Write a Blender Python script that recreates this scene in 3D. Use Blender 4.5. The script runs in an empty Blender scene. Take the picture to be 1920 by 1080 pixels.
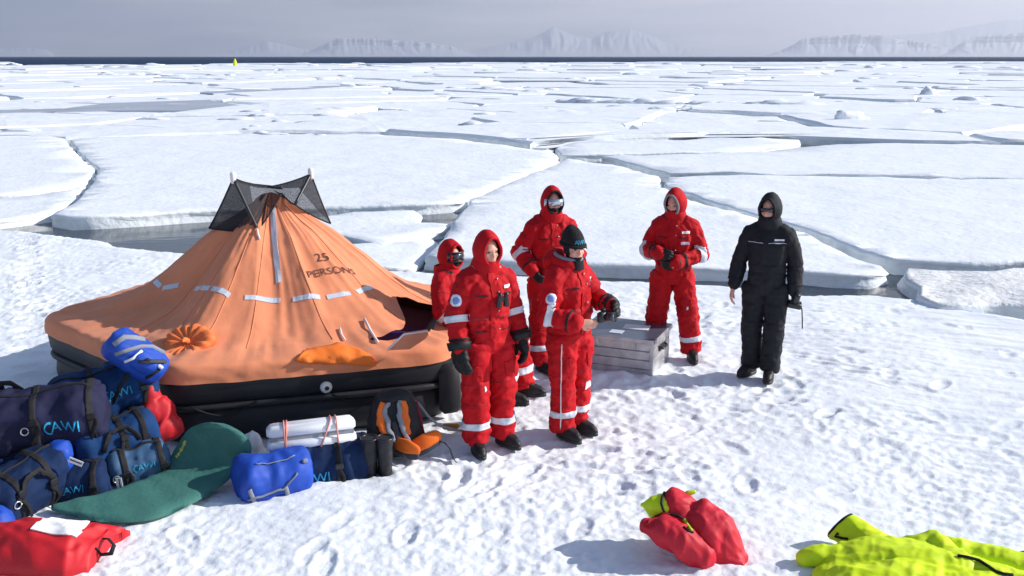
import bpy, bmesh, math, random
import numpy as np
from mathutils import Vector, Matrix, noise as mnoise, geometry as mgeo
from mathutils.bvhtree import BVHTree

random.seed(7)
R = math.radians
scene = bpy.context.scene
col = scene.collection

# ------------------------------------------------------------------ camera
F = 1870.0                                   # focal length in pixels of a 1920 wide frame
PITCH = math.atan(434 / F)
CAM_H = 3.1
cam_data = bpy.data.cameras.new('camera')
cam_data.sensor_width = 36
cam_data.lens = 36 * F / 1920
cam_data.clip_start = 0.1
cam_data.clip_end = 60000
cam = bpy.data.objects.new('camera', cam_data)
col.objects.link(cam)
cam.location = (0, 0, CAM_H)
cam.rotation_euler = (math.pi / 2 - PITCH, 0, 0)
scene.camera = cam

# ------------------------------------------------------------------ light
SUN_EL = R(28)
SUN_AZ = R(6)                                # measured from +X towards +Y
sun_dir = Vector((math.cos(SUN_EL) * math.cos(SUN_AZ), math.cos(SUN_EL) * math.sin(SUN_AZ), math.sin(SUN_EL)))
sl = bpy.data.lights.new('sun', 'SUN')
sl.energy = 4.6
sl.angle = R(0.55)
sl.color = (1.0, 0.955, 0.89)
sun = bpy.data.objects.new('sun', sl)
col.objects.link(sun)
sun.rotation_euler = (-sun_dir).to_track_quat('-Z', 'Y').to_euler()

world = bpy.data.worlds.new('World')
scene.world = world
world.use_nodes = True
wn, wl = world.node_tree.nodes, world.node_tree.links
wn.clear()
w_out = wn.new('ShaderNodeOutputWorld')
w_bg = wn.new('ShaderNodeBackground')
w_bg.inputs[1].default_value = 0.1
sky = wn.new('ShaderNodeTexSky')
sky.sky_type = 'NISHITA'
sky.sun_disc = False
sky.sun_elevation = SUN_EL
sky.sun_rotation = math.atan2(sun_dir.x, sun_dir.y)
sky.air_density = 1.0
sky.dust_density = 0.6
sky.ozone_density = 1.5
w_tc = wn.new('ShaderNodeTexCoord')
w_sep = wn.new('ShaderNodeSeparateXYZ')
wl.new(w_tc.outputs['Generated'], w_sep.inputs[0])
w_map = wn.new('ShaderNodeMapping')
w_map.inputs['Scale'].default_value = (4.0, 4.0, 38.0)
wl.new(w_tc.outputs['Generated'], w_map.inputs[0])
w_no = wn.new('ShaderNodeTexNoise')
w_no.inputs['Scale'].default_value = 1.0
w_no.inputs['Detail'].default_value = 5.0
w_no.inputs['Roughness'].default_value = 0.55
wl.new(w_map.outputs[0], w_no.inputs['Vector'])
def wmath(op, a, b=None, clamp=False):
    n = wn.new('ShaderNodeMath'); n.operation = op; n.use_clamp = clamp
    for i, v in enumerate((a, b)):
        if v is None: continue
        if isinstance(v, (int, float)): n.inputs[i].default_value = v
        else: wl.new(v, n.inputs[i])
    return n.outputs[0]
# thin cloud layer: brighter towards the sun's side, broken by soft streaks, thinning out with height
tone = wmath('ADD', wmath('MULTIPLY', w_sep.outputs[0], 1.2), wmath('MULTIPLY', w_no.outputs[0], 2.8))
tone = wmath('ADD', tone, -0.72, True)
w_mixc = wn.new('ShaderNodeMix'); w_mixc.data_type = 'RGBA'
wl.new(tone, w_mixc.inputs[0])
w_mixc.inputs[6].default_value = (1.35, 1.8, 2.8, 1)
w_mixc.inputs[7].default_value = (8.3, 7.9, 7.9, 1)
cover = wmath('SUBTRACT', 1.0, wmath('MULTIPLY', w_sep.outputs[2], 2.2), True)
cover = wmath('MULTIPLY', wmath('POWER', cover, 1.5), 0.94)
w_mix = wn.new('ShaderNodeMix'); w_mix.data_type = 'RGBA'
wl.new(cover, w_mix.inputs[0])
wl.new(sky.outputs[0], w_mix.inputs[6])
wl.new(w_mixc.outputs[2], w_mix.inputs[7])
wl.new(w_mix.outputs[2], w_bg.inputs[0])
wl.new(w_bg.outputs[0], w_out.inputs[0])

scene.view_settings.view_transform = 'Standard'
scene.view_settings.look = 'None'
scene.view_settings.exposure = 0.45
scene.view_settings.gamma = 1.0
scene.view_settings.use_curve_mapping = False
scene.render.engine = 'CYCLES'
scene.cycles.use_denoising = True
scene.cycles.max_bounces = 6
scene.cycles.volume_bounces = 1
scene.cycles.transparent_max_bounces = 12

# ------------------------------------------------------------------ projection helpers (photo pixel -> place in the world)
PC, PS = math.cos(PITCH), math.sin(PITCH)
def ray(u, v):
    x = (u - 960) / F; y = -(v - 540) / F
    return Vector((x, PC + y * PS, -PS + y * PC))
def un(u, v, z=0.0):
    d = ray(u, v); t = (z - CAM_H) / d.z
    return Vector((d.x * t, d.y * t, z))
def unY(u, v, Y):
    d = ray(u, v); t = Y / d.y
    return Vector((d.x * t, Y, CAM_H + d.z * t))

# ------------------------------------------------------------------ noise
_rs = np.random.RandomState(3)
_perm = _rs.permutation(256); _perm = np.concatenate([_perm, _perm, _perm])
_g = _rs.normal(size=(256, 3)); _g /= np.linalg.norm(_g, axis=1)[:, None]
def pn(x, y, z):
    x, y, z = np.broadcast_arrays(np.asarray(x, float), np.asarray(y, float), np.asarray(z, float))
    xi, yi, zi = np.floor(x).astype(int), np.floor(y).astype(int), np.floor(z).astype(int)
    xf, yf, zf = x - xi, y - yi, z - zi
    xi &= 255; yi &= 255; zi &= 255
    u, v, w = (t * t * t * (t * (t * 6 - 15) + 10) for t in (xf, yf, zf))
    def gr(i, j, k):
        h = _perm[_perm[_perm[xi + i] + yi + j] + zi + k]
        g = _g[h]
        return g[..., 0] * (xf - i) + g[..., 1] * (yf - j) + g[..., 2] * (zf - k)
    def lp(a, b, t): return a + t * (b - a)
    r = lp(lp(lp(gr(0,0,0), gr(1,0,0), u), lp(gr(0,1,0), gr(1,1,0), u), v),
           lp(lp(gr(0,0,1), gr(1,0,1), u), lp(gr(0,1,1), gr(1,1,1), u), v), w)
    return r * 1.5
def fbm(x, y, z, o=4, gain=.5):
    a, s, f = 1.0, 0, 1.0
    for _ in range(o):
        s = s + a * pn(x * f, y * f, z * f + 7.3 * f); a *= gain; f *= 2.03
    return s

# ------------------------------------------------------------------ materials
MATS = {}
def mat(name, c, rough=.75, var=.14, vs=5.0, bump=.25, bs=60.0, metal=0.0, spec=.35, sheen=0.0, bdist=.004, c2=None):
    if name in MATS: return MATS[name]
    m = bpy.data.materials.new(name); m.use_nodes = True
    n, l = m.node_tree.nodes, m.node_tree.links
    b = n['Principled BSDF']
    tc = n.new('ShaderNodeTexCoord')
    no = n.new('ShaderNodeTexNoise'); no.inputs['Scale'].default_value = vs; no.inputs['Detail'].default_value = 6
    l.new(tc.outputs['Object'], no.inputs['Vector'])
    rp = n.new('ShaderNodeValToRGB')
    rp.color_ramp.elements[0].position = .3; rp.color_ramp.elements[1].position = .7
    lo = [max(0, k * (1 - var)) for k in c]; hi = [min(1, k * (1 + var)) for k in (c2 or c)]
    rp.color_ramp.elements[0].color = (*lo, 1); rp.color_ramp.elements[1].color = (*hi, 1)
    l.new(no.outputs[0], rp.inputs[0]); l.new(rp.outputs[0], b.inputs['Base Color'])
    b.inputs['Roughness'].default_value = rough
    b.inputs['Metallic'].default_value = metal
    b.inputs['Specular IOR Level'].default_value = spec
    if sheen: b.inputs['Sheen Weight'].default_value = sheen
    if bump:
        n2 = n.new('ShaderNodeTexNoise'); n2.inputs['Scale'].default_value = bs; n2.inputs['Detail'].default_value = 4
        l.new(tc.outputs['Object'], n2.inputs['Vector'])
        bp = n.new('ShaderNodeBump'); bp.inputs['Strength'].default_value = bump; bp.inputs['Distance'].default_value = bdist
        l.new(n2.outputs[0], bp.inputs['Height']); l.new(bp.outputs[0], b.inputs['Normal'])
    MATS[name] = m
    return m

def snow_mat(name, c=(.84, .865, .90), scales=((9, .02, .4), (42, .006, .5)), rough=.6):
    m = bpy.data.materials.new(name); m.use_nodes = True
    n, l = m.node_tree.nodes, m.node_tree.links
    b = n['Principled BSDF']
    tc = n.new('ShaderNodeTexCoord')
    prev = None
    for s, d, st in scales:
        no = n.new('ShaderNodeTexNoise'); no.inputs['Scale'].default_value = s; no.inputs['Detail'].default_value = 5
        l.new(tc.outputs['Object'], no.inputs['Vector'])
        bp = n.new('ShaderNodeBump'); bp.inputs['Strength'].default_value = st; bp.inputs['Distance'].default_value = d
        l.new(no.outputs[0], bp.inputs['Height'])
        if prev: l.new(prev.outputs[0], bp.inputs['Normal'])
        prev = bp
    l.new(prev.outputs[0], b.inputs['Normal'])
    no = n.new('ShaderNodeTexNoise'); no.inputs['Scale'].default_value = .7; no.inputs['Detail'].default_value = 8
    l.new(tc.outputs['Object'], no.inputs['Vector'])
    rp = n.new('ShaderNodeValToRGB')
    rp.color_ramp.elements[0].position = .3; rp.color_ramp.elements[1].position = .72
    rp.color_ramp.elements[0].color = (c[0] * .95, c[1] * .965, c[2] * .985, 1); rp.color_ramp.elements[1].color = (*c, 1)
    l.new(no.outputs[0], rp.inputs[0]); l.new(rp.outputs[0], b.inputs['Base Color'])
    b.inputs['Roughness'].default_value = rough; b.inputs['Specular IOR Level'].default_value = .25
    MATS[name] = m
    return m

SNOW = snow_mat('trampled_snow')
SNOW_F = snow_mat('floe_snow', scales=((1.3, .10, .45), (7, .03, .5)))
SNOW_FAR = snow_mat('far_snow', scales=((.35, .3, .45), (1.7, .08, .5)))
ICE = mat('ice_edge', (.78, .84, .89), rough=.45, var=.10, vs=2.5, bump=.5, bs=6, bdist=.06, spec=.5, c2=(.85, .89, .92))
RUST_ICE = mat('stained_ice', (.80, .80, .80), rough=.6, var=.06, vs=3, bump=.6, bs=8, bdist=.06)

# ------------------------------------------------------------------ mesh helpers
class MB:
    def __init__(s): s.v = []; s.f = []
    def add(s, vs, fs):
        o = len(s.v); s.v += [tuple(p) for p in vs]; s.f += [tuple(i + o for i in f) for f in fs]
    def rings(s, rings, close_u=True, caps=True):
        n = len(rings[0]); o = len(s.v)
        for r in rings: s.v += [tuple(p) for p in r]
        for i in range(len(rings) - 1):
            for j in range(n if close_u else n - 1):
                a = o + i * n + j; b = o + i * n + (j + 1) % n
                s.f.append((a, b, b + n, a + n))
        if caps and close_u:
            s.f.append(tuple(o + j for j in reversed(range(n))))
            s.f.append(tuple(o + (len(rings) - 1) * n + j for j in range(n)))
    def tube(s, pts, rad, seg=12, caps=True, round_ends=False, flat=1.0, up=None):
        pts = [Vector(p) for p in pts]
        if isinstance(rad, (int, float)): rad = [rad] * len(pts)
        rad = list(rad)
        if round_ends:
            d0 = (pts[1] - pts[0]).normalized(); d1 = (pts[-1] - pts[-2]).normalized()
            p0, r0, p1, r1 = pts[0], rad[0], pts[-1], rad[-1]
            pre = [(p0 - d0 * r0 * math.sin(a), r0 * math.cos(a)) for a in (R(80), R(55), R(28))]
            post = [(p1 + d1 * r1 * math.sin(a), r1 * math.cos(a)) for a in (R(28), R(55), R(80))]
            pts = [p for p, _ in pre] + pts + [p for p, _ in post]
            rad = [r for _, r in pre] + rad + [r for _, r in post]
        rings = []; nrm = None
        for i, p in enumerate(pts):
            d = (pts[min(i + 1, len(pts) - 1)] - pts[max(i - 1, 0)])
            d = d.normalized() if d.length > 1e-9 else Vector((0, 0, 1))
            if nrm is None:
                a = Vector(up) if up is not None else (Vector((1, 0, 0)) if abs(d.x) < .8 else Vector((0, 1, 0)))
                nrm = (a - d * a.dot(d)).normalized()
            else:
                nrm = (nrm - d * nrm.dot(d)).normalized()
            bn = d.cross(nrm)
            rings.append([p + (nrm * math.cos(t) + bn * math.sin(t) * flat) * rad[i] for t in [2 * math.pi * k / seg for k in range(seg)]])
        s.rings(rings, caps=caps)
        return s
    def loft(s, secs, seg=20, ex=2.3):
        # secs: (centre, rx, ry[, matrix]) horizontal super-ellipses
        rings = []
        for sc in secs:
            c, rx, ry = Vector(sc[0]), sc[1], sc[2]
            M_ = sc[3] if len(sc) > 3 else None
            r = []
            for k in range(seg):
                t = 2 * math.pi * k / seg
                ct, st = math.cos(t), math.sin(t)
                p = Vector((rx * math.copysign(abs(ct) ** (2 / ex), ct), ry * math.copysign(abs(st) ** (2 / ex), st), 0))
                if M_ is not None: p = M_ @ p
                r.append(c + p)
            rings.append(r)
        s.rings(rings)
        return s
    def ell(s, c, r, rot=None, nu=18, nv=12):
        c = Vector(c); rings = []
        for i in range(1, nv):
            a = math.pi * i / nv
            rg = []
            for k in range(nu):
                t = 2 * math.pi * k / nu
                p = Vector((r[0] * math.sin(a) * math.cos(t), r[1] * math.sin(a) * math.sin(t), -r[2] * math.cos(a)))
                if rot is not None: p = rot @ p
                rg.append(c + p)
            rings.append(rg)
        s.rings(rings)
        return s
    def box(s, c, size, rot=None, bev=0.0):
        c = Vector(c); hx, hy, hz = (k / 2 for k in size)
        if bev <= 0:
            vs = [Vector((sx * hx, sy * hy, sz * hz)) for sz in (-1, 1) for sy in (-1, 1) for sx in (-1, 1)]
            fs = [(0, 2, 3, 1), (4, 5, 7, 6), (0, 1, 5, 4), (2, 6, 7, 3), (0, 4, 6, 2), (1, 3, 7, 5)]
        else:
            b = bev
            def ring(x, y, z):
                k = min(b, x, y)
                return [Vector(p + (z,)) for p in ((x, -y + k), (x, y - k), (x - k, y), (-x + k, y), (-x, y - k), (-x, -y + k), (-x + k, -y), (x - k, -y))]
            rs = [ring(hx - b, hy - b, -hz), ring(hx, hy, -hz + b), ring(hx, hy, hz - b), ring(hx - b, hy - b, hz)]
            vs = [p for r in rs for p in r]
            fs = []
            for i in range(3):
                for j in range(8):
                    a = i * 8 + j; d = i * 8 + (j + 1) % 8
                    fs.append((a, d, d + 8, a + 8))
            fs.append(tuple(reversed(range(8)))); fs.append(tuple(range(24, 32)))
        if rot is not None: vs = [rot @ p for p in vs]
        s.add([c + p for p in vs], fs)
        return s
    def mesh(s, name):
        me = bpy.data.meshes.new(name); me.from_pydata([tuple(p) for p in s.v], [], s.f); me.update()
        return me
def link(name, me, m, parent=None, smooth=True):
    o = bpy.data.objects.new(name, me); col.objects.link(o)
    if m is not None:
        for k in (m if isinstance(m, (list, tuple)) else [m]): me.materials.append(k)
    if parent is not None: o.parent = parent
    if smooth and len(me.polygons): me.polygons.foreach_set('use_smooth', [True] * len(me.polygons))
    return o
def part(name, mb, m, parent=None, smooth=True, fix=True):
    me = mb.mesh(name)
    if fix:
        bm = bmesh.new(); bm.from_mesh(me); bmesh.ops.recalc_face_normals(bm, faces=bm.faces); bm.to_mesh(me); bm.free()
    return link(name, me, m, parent, smooth)
def tag(o, label=None, cat=None, group=None, kind=None):
    if label: o['label'] = label
    if cat: o['category'] = cat
    if group: o['group'] = group
    if kind: o['kind'] = kind
    return o
def empty(name, loc, rz=0.0):
    o = bpy.data.objects.new(name, None); col.objects.link(o); o.empty_display_size = .1
    o.location = loc; o.rotation_euler = (0, 0, rz)
    return o
def getv(me):
    a = np.empty(len(me.vertices) * 3); me.vertices.foreach_get('co', a); return a.reshape(-1, 3)
def setv(me, a):
    me.vertices.foreach_set('co', np.ascontiguousarray(a).ravel()); me.update()
def getn(me):
    a = np.empty(len(me.vertices) * 3); me.vertex_normals.foreach_get('vector', a); return a.reshape(-1, 3)
def remesh(mb, voxel, smooth=4, fac=.5):
    me = mb.mesh('tmp')
    o = bpy.data.objects.new('tmp', me); col.objects.link(o)
    r = o.modifiers.new('r', 'REMESH'); r.mode = 'VOXEL'; r.voxel_size = voxel; r.use_smooth_shade = True
    if smooth:
        s = o.modifiers.new('s', 'SMOOTH'); s.factor = fac; s.iterations = smooth
    dg = bpy.context.evaluated_depsgraph_get()
    out = bpy.data.meshes.new_from_object(o.evaluated_get(dg))
    bpy.data.objects.remove(o); bpy.data.meshes.remove(me)
    return out
def wrinkle(me, amp=.008, sc=(9, 9, 9), seed=0.0, ridge=True, amp2=.0, sc2=30):
    v = getv(me); n = getn(me)
    a = pn(v[:, 0] * sc[0] + seed, v[:, 1] * sc[1] - seed, v[:, 2] * sc[2] + seed * 2)
    if ridge: a = 1 - 2.4 * np.abs(a)
    d = amp * a
    if amp2: d = d + amp2 * pn(v[:, 0] * sc2 + seed, v[:, 1] * sc2, v[:, 2] * sc2)
    setv(me, v + n * d[:, None])
def folds(me, amp, f=6.0, d=(1, .3, .2), seed=0.0, octs=3, k=2.4):
    # crisp cloth folds: ridged noise drawn out along the direction d
    v = getv(me); n = getn(me); d = Vector(d).normalized(); a = d.orthogonal().normalized(); b = d.cross(a)
    u, w, t = v @ np.array(d), v @ np.array(a), v @ np.array(b)
    wx = .35 * pn(v[:, 0] * f * .5 + seed, v[:, 1] * f * .5, v[:, 2] * f * .5)
    tot = 0; am = 1.0
    for o in range(octs):
        q = f * 1.9 ** o
        tot = tot + am * (1 - k * np.abs(pn(u * q * .35 + seed + wx, w * q + 3.1 * o, t * q - seed + wx))); am *= .5
    setv(me, v + n * (amp * tot)[:, None])
def bvh_of(o):
    me = o.data
    return BVHTree.FromPolygons([v.co.copy() for v in me.vertices], [tuple(p.vertices) for p in me.polygons])
def skirted(name, grid, m, parent, thick=.006, normals=None, smooth=False):
    # grid[i][j] of points with normals: a thin sheet with turned-down edges
    ni, nj = len(grid), len(grid[0])
    mb = MB()
    mb.v = [tuple(p) for r in grid for p in r]
    mb.f = [(i * nj + j, i * nj + j + 1, (i + 1) * nj + j + 1, (i + 1) * nj + j) for i in range(ni - 1) for j in range(nj - 1)]
    per = [(0, j) for j in range(nj)] + [(i, nj - 1) for i in range(1, ni)] + [(ni - 1, j) for j in range(nj - 2, -1, -1)] + [(i, 0) for i in range(ni - 2, 0, -1)]
    o = len(mb.v)
    for i, j in per: mb.v.append(tuple(Vector(grid[i][j]) - Vector(normals[i][j]) * thick))
    for k in range(len(per)):
        a = per[k]; b = per[(k + 1) % len(per)]
        mb.f.append((a[0] * nj + a[1], b[0] * nj + b[1], o + (k + 1) % len(per), o + k))
    return part(name, mb, m, parent, smooth=smooth)
def patch(name, bvh, corners, m, parent, nu=8, nv=3, off=.006, ex=None):
    # corners: four points p00, p10, p11, p01; laid onto the surface
    p = [Vector(c) for c in corners]
    g, nn = [], []
    for i in range(nv + 1):
        r, rn = [], []
        for j in range(nu + 1):
            s, t = j / nu, i / nv
            q = (p[0] * (1 - s) + p[1] * s) * (1 - t) + (p[3] * (1 - s) + p[2] * s) * t
            h = bvh.find_nearest(q)
            r.append(h[0] + h[1] * off); rn.append(h[1])
        g.append(r); nn.append(rn)
    return skirted(name, g, m, parent, thick=off + .004, normals=nn)
def disc(name, bvh, c, n, rad, m, parent, off=.006, seg=20):
    c = Vector(c); n = Vector(n).normalized()
    u = n.orthogonal().normalized(); w = n.cross(u)
    mb = MB(); rings = []
    for k in (1.0, 1.0, .6, .2):
        rg = []
        for t in range(seg):
            a = 2 * math.pi * t / seg
            q = c + (u * math.cos(a) + w * math.sin(a)) * rad * k
            h = bvh.find_nearest(q)
            rg.append(h[0] + h[1] * (off if len(rings) else -.004))
        rings.append(rg)
    mb.rings(rings)
    return part(name, mb, m, parent)
_font_cache = {}
def text_shape(body):
    if body in _font_cache: return _font_cache[body]
    cu = bpy.data.curves.new('tmp', 'FONT'); cu.body = body; cu.size = 1; cu.align_x = 'CENTER'; cu.align_y = 'CENTER'
    cu.resolution_u = 5
    o = bpy.data.objects.new('tmp', cu); col.objects.link(o)
    dg = bpy.context.evaluated_depsgraph_get()
    me = bpy.data.meshes.new_from_object(o.evaluated_get(dg))
    bm = bmesh.new(); bm.from_mesh(me); bmesh.ops.triangulate(bm, faces=bm.faces)
    tris = np.array([[v.co[:2] for v in f.verts] for f in bm.faces])
    bm.free(); bpy.data.objects.remove(o); bpy.data.curves.remove(cu); bpy.data.meshes.remove(me)
    # the letters as a fine net of small cells, so that they follow folds of the cloth
    cs = .032; lo, hi = tris.min((0, 1)), tris.max((0, 1))
    gx, gy = np.meshgrid(np.arange(lo[0], hi[0] + cs, cs), np.arange(lo[1], hi[1] + cs, cs), indexing='ij')
    ins = np.zeros(gx.shape, bool)
    for a, b, c in tris:
        d1 = (gx - b[0]) * (a[1] - b[1]) - (a[0] - b[0]) * (gy - b[1]); d2 = (gx - c[0]) * (b[1] - c[1]) - (b[0] - c[0]) * (gy - c[1]); d3 = (gx - a[0]) * (c[1] - a[1]) - (c[0] - a[0]) * (gy - a[1])
        ins |= ~(((d1 < 0) | (d2 < 0) | (d3 < 0)) & ((d1 > 0) | (d2 > 0) | (d3 > 0)))
    vid = {}; vs = []; fs = []
    for a, b in zip(*np.nonzero(ins)):
        q = []
        for da, db in ((0, 0), (1, 0), (1, 1), (0, 1)):
            k = (a + da, b + db)
            if k not in vid: vid[k] = len(vs); vs.append(Vector((lo[0] + (k[0] - .5) * cs, lo[1] + (k[1] - .5) * cs, 0)))
            q.append(vid[k])
        fs.append(tuple(q))
    _font_cache[body] = (vs, fs)
    return vs, fs
def lettering(body, bvh, c, ux, uy, size, m, parent, off=.006, name='lettering', arc=False):
    vs, fs = text_shape(body)
    c, ux, uy = Vector(c), Vector(ux).normalized(), Vector(uy).normalized()
    mb = MB(); pts = []
    def lay(x, y):
        q = c + ux * x * size + uy * y * size
        nz = ux.cross(uy)
        h = bvh.ray_cast(q + nz * .12, -nz, .3)
        if h[0] is None: h = bvh.find_nearest(q)
        return h[0] + nz * off
    mb.add([lay(p.x, p.y) for p in vs], fs)
    if arc:   # swung bow in front of the letters
        x0 = min(p.x for p in vs)
        ring = []
        for k in range(13):
            a = R(60 + 240 * k / 12)
            ring.append([lay(x0 - .1 + math.cos(a) * q * .75, math.sin(a) * q) for q in (.46, .34)])
        mb.rings(ring, close_u=False, caps=False)
    return part(name, mb, m, parent, smooth=False, fix=False)
# ================================================================== THE SETTING
def ground_h(x, y):
    x = np.asarray(x, float); y = np.asarray(y, float)
    h = .05 * fbm(x * .35, y * .35, 1.0, 3)
    tr = np.clip(1.15 - np.maximum(0, (x - 2.2)) * .28 - np.maximum(0, y - 12) * .08, .35, 1.0)     # trampled round the camp
    patchy = np.clip(.50 + .55 * fbm(x * .55, y * .55, 12.0, 2), .3, 1.2)
    h = h + tr * patchy * (.018 * fbm(x * 2.2, y * 2.2, 5.0, 3) + .012 * (1 - 2 * np.abs(pn(x * 6.5, y * 6.5, 2.0))) + .013 * fbm(x * 13, y * 13, 9.0, 2) + .007 * pn(x * 31, y * 31, 4.0))
    h = h + .05 * np.exp(-(((x - 1.0) / .55) ** 2 + ((y - 9.42) / .16) ** 2)) * (.6 + .8 * pn(x * 7, y * 7, 1.5))
    # wind-drawn sastrugi
    u = x * .93 + y * -.36; w = x * .36 + y * .93
    sa = fbm(u * .9, w * 4.6, 3.0, 3)
    h = h + (1.25 - tr) * .024 * sa + .008 * np.clip(fbm(u * 2.2, w * 11.0, 4.0, 2), -.2, 1)
    return h

E_PX = [(-700, 380), (-300, 402), (0, 425), (70, 433), (140, 443), (190, 450), (215, 458), (285, 466), (340, 469), (450, 480), (560, 490), (640, 497), (730, 503), (800, 505),
        (900, 508), (1000, 512), (1110, 519), (1230, 523), (1330, 528), (1400, 535), (1500, 548), (1560, 546), (1640, 545), (1700, 551), (1760, 564), (1830, 577), (1920, 590), (2200, 605), (2800, 615)]
_e = [un(u, v) for u, v in E_PX]
EX = np.array([-60] + [p.x for p in _e] + [60]); EY = np.array([24.] + [p.y for p in _e] + [_e[-1].y])
def edge_y(x):
    x = np.asarray(x, float)
    return np.interp(x, EX, EY) + .10 * fbm(x * 1.7, 3.1, 2.2, 4) 

FEET = []     # footprints pressed into the snow
_r = random.Random(11)
for _ in range(230):
    FEET.append((_r.uniform(-5.2, 5.5), _r.uniform(4.9, 13.0), _r.uniform(0, 6.28), _r.uniform(.006, .018)))
for k in range(26):     # a trail
    FEET.append((1.2 + .10 * k + .14 * (k % 2), 13.0 - .16 * k, 2.4, .012))
    FEET.append((-4.6 - .18 * k, 9 + .38 * k + .1 * (k % 2), .5, .03))
for cx, cy in ((-.2, 7.66), (.48, 7.93), (.33, 9.78), (1.7, 10.0), (2.45, 9.38), (.1, 8.8), (1.1, 8.9), (.9, 7.2), (-.6, 6.9), (2.0, 8.6)):
    for _ in range(12):
        FEET.append((cx + _r.gauss(0, .5), cy + _r.gauss(0, .4), _r.uniform(0, 6.28), _r.uniform(.009, .019)))
s1 = np.linspace(-1, 1, 640)
scol = np.concatenate([[-9, -5, -3, -2, -1.5, -1.2], s1, [1.2, 1.5, 2, 3, 5, 9]])
rows_c = np.concatenate([[0.], np.cumsum(1.0 / np.linspace(1.0, .30, 430))]); rows_c /= rows_c[-1]
rows = np.concatenate([[-30, -18, -10, -5, -1, 1.5, 3.2], 4.3 + (1.0) * rows_c * 0])[:7]
def build_ground():
    nr, nc = len(rows) + len(rows_c), len(scol)
    X = np.zeros((nr, nc)); Y = np.zeros((nr, nc))
    for i in range(len(rows)):
        X[i] = scol * (.62 * 4.3 + .8); Y[i] = rows[i]
    base = 4.3
    for i, t in enumerate(rows_c):
        yy = base + t * 10.5
        x = scol * (.62 * yy + .8)
        ey = edge_y(x)
        X[len(rows) + i] = x
        Y[len(rows) + i] = base + t * (ey - base)
    Z = ground_h(X, Y)
    for fx, fy, a, d in FEET:
        m = (np.abs(X - fx) < .3) & (np.abs(Y - fy) < .3)
        if not m.any(): continue
        dx, dy = X[m] - fx, Y[m] - fy
        u = dx * math.cos(a) + dy * math.sin(a); w = -dx * math.sin(a) + dy * math.cos(a)
        q = np.sqrt((u / .15) ** 2 + (w / .065) ** 2)
        Z[m] += -d * np.clip(1.25 - q, 0, .6) / .6 + d * .35 * np.exp(-((q - 1.35) / .22) ** 2)
    t = np.zeros_like(X); t[len(rows):] = (edge_y(X[len(rows):]) - Y[len(rows):])
    ed = np.clip(1 - t / .35, 0, 1); ed[:len(rows)] = 0
    Z -= .05 * ed ** 2
    verts = np.stack([X, Y, Z], -1).reshape(-1, 3)
    # the broken edge going down to the water
    last = np.arange((nr - 1) * nc, nr * nc)
    lx, ly = X[-1], Y[-1]
    r1 = np.stack([lx, ly + .05, Z[-1] - .10], -1); r2 = np.stack([lx, ly + .02, np.full(nc, -.6)], -1)
    verts = np.concatenate([verts, r1, r2])
    ii, jj = np.meshgrid(np.arange(nr + 1), np.arange(nc - 1), indexing='ij')
    a = (ii * nc + jj).ravel()
    quads = np.stack([a, a + 1, a + nc + 1, a + nc], -1)
    me = bpy.data.meshes.new('snow_ground')
    me.vertices.add(len(verts)); me.vertices.foreach_set('co', verts.ravel())
    me.loops.add(quads.size); me.loops.foreach_set('vertex_index', quads.ravel())
    me.polygons.add(len(quads)); me.polygons.foreach_set('loop_start', np.arange(0, quads.size, 4))
    me.update(calc_edges=True); me.validate()
    o = link('snow_ground', me, SNOW)
    tag(o, 'trampled white snow on the near ice sheet', kind='structure')
    return o
ground = build_ground()
def gz(x, y): return float(ground_h(x, y))

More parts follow.
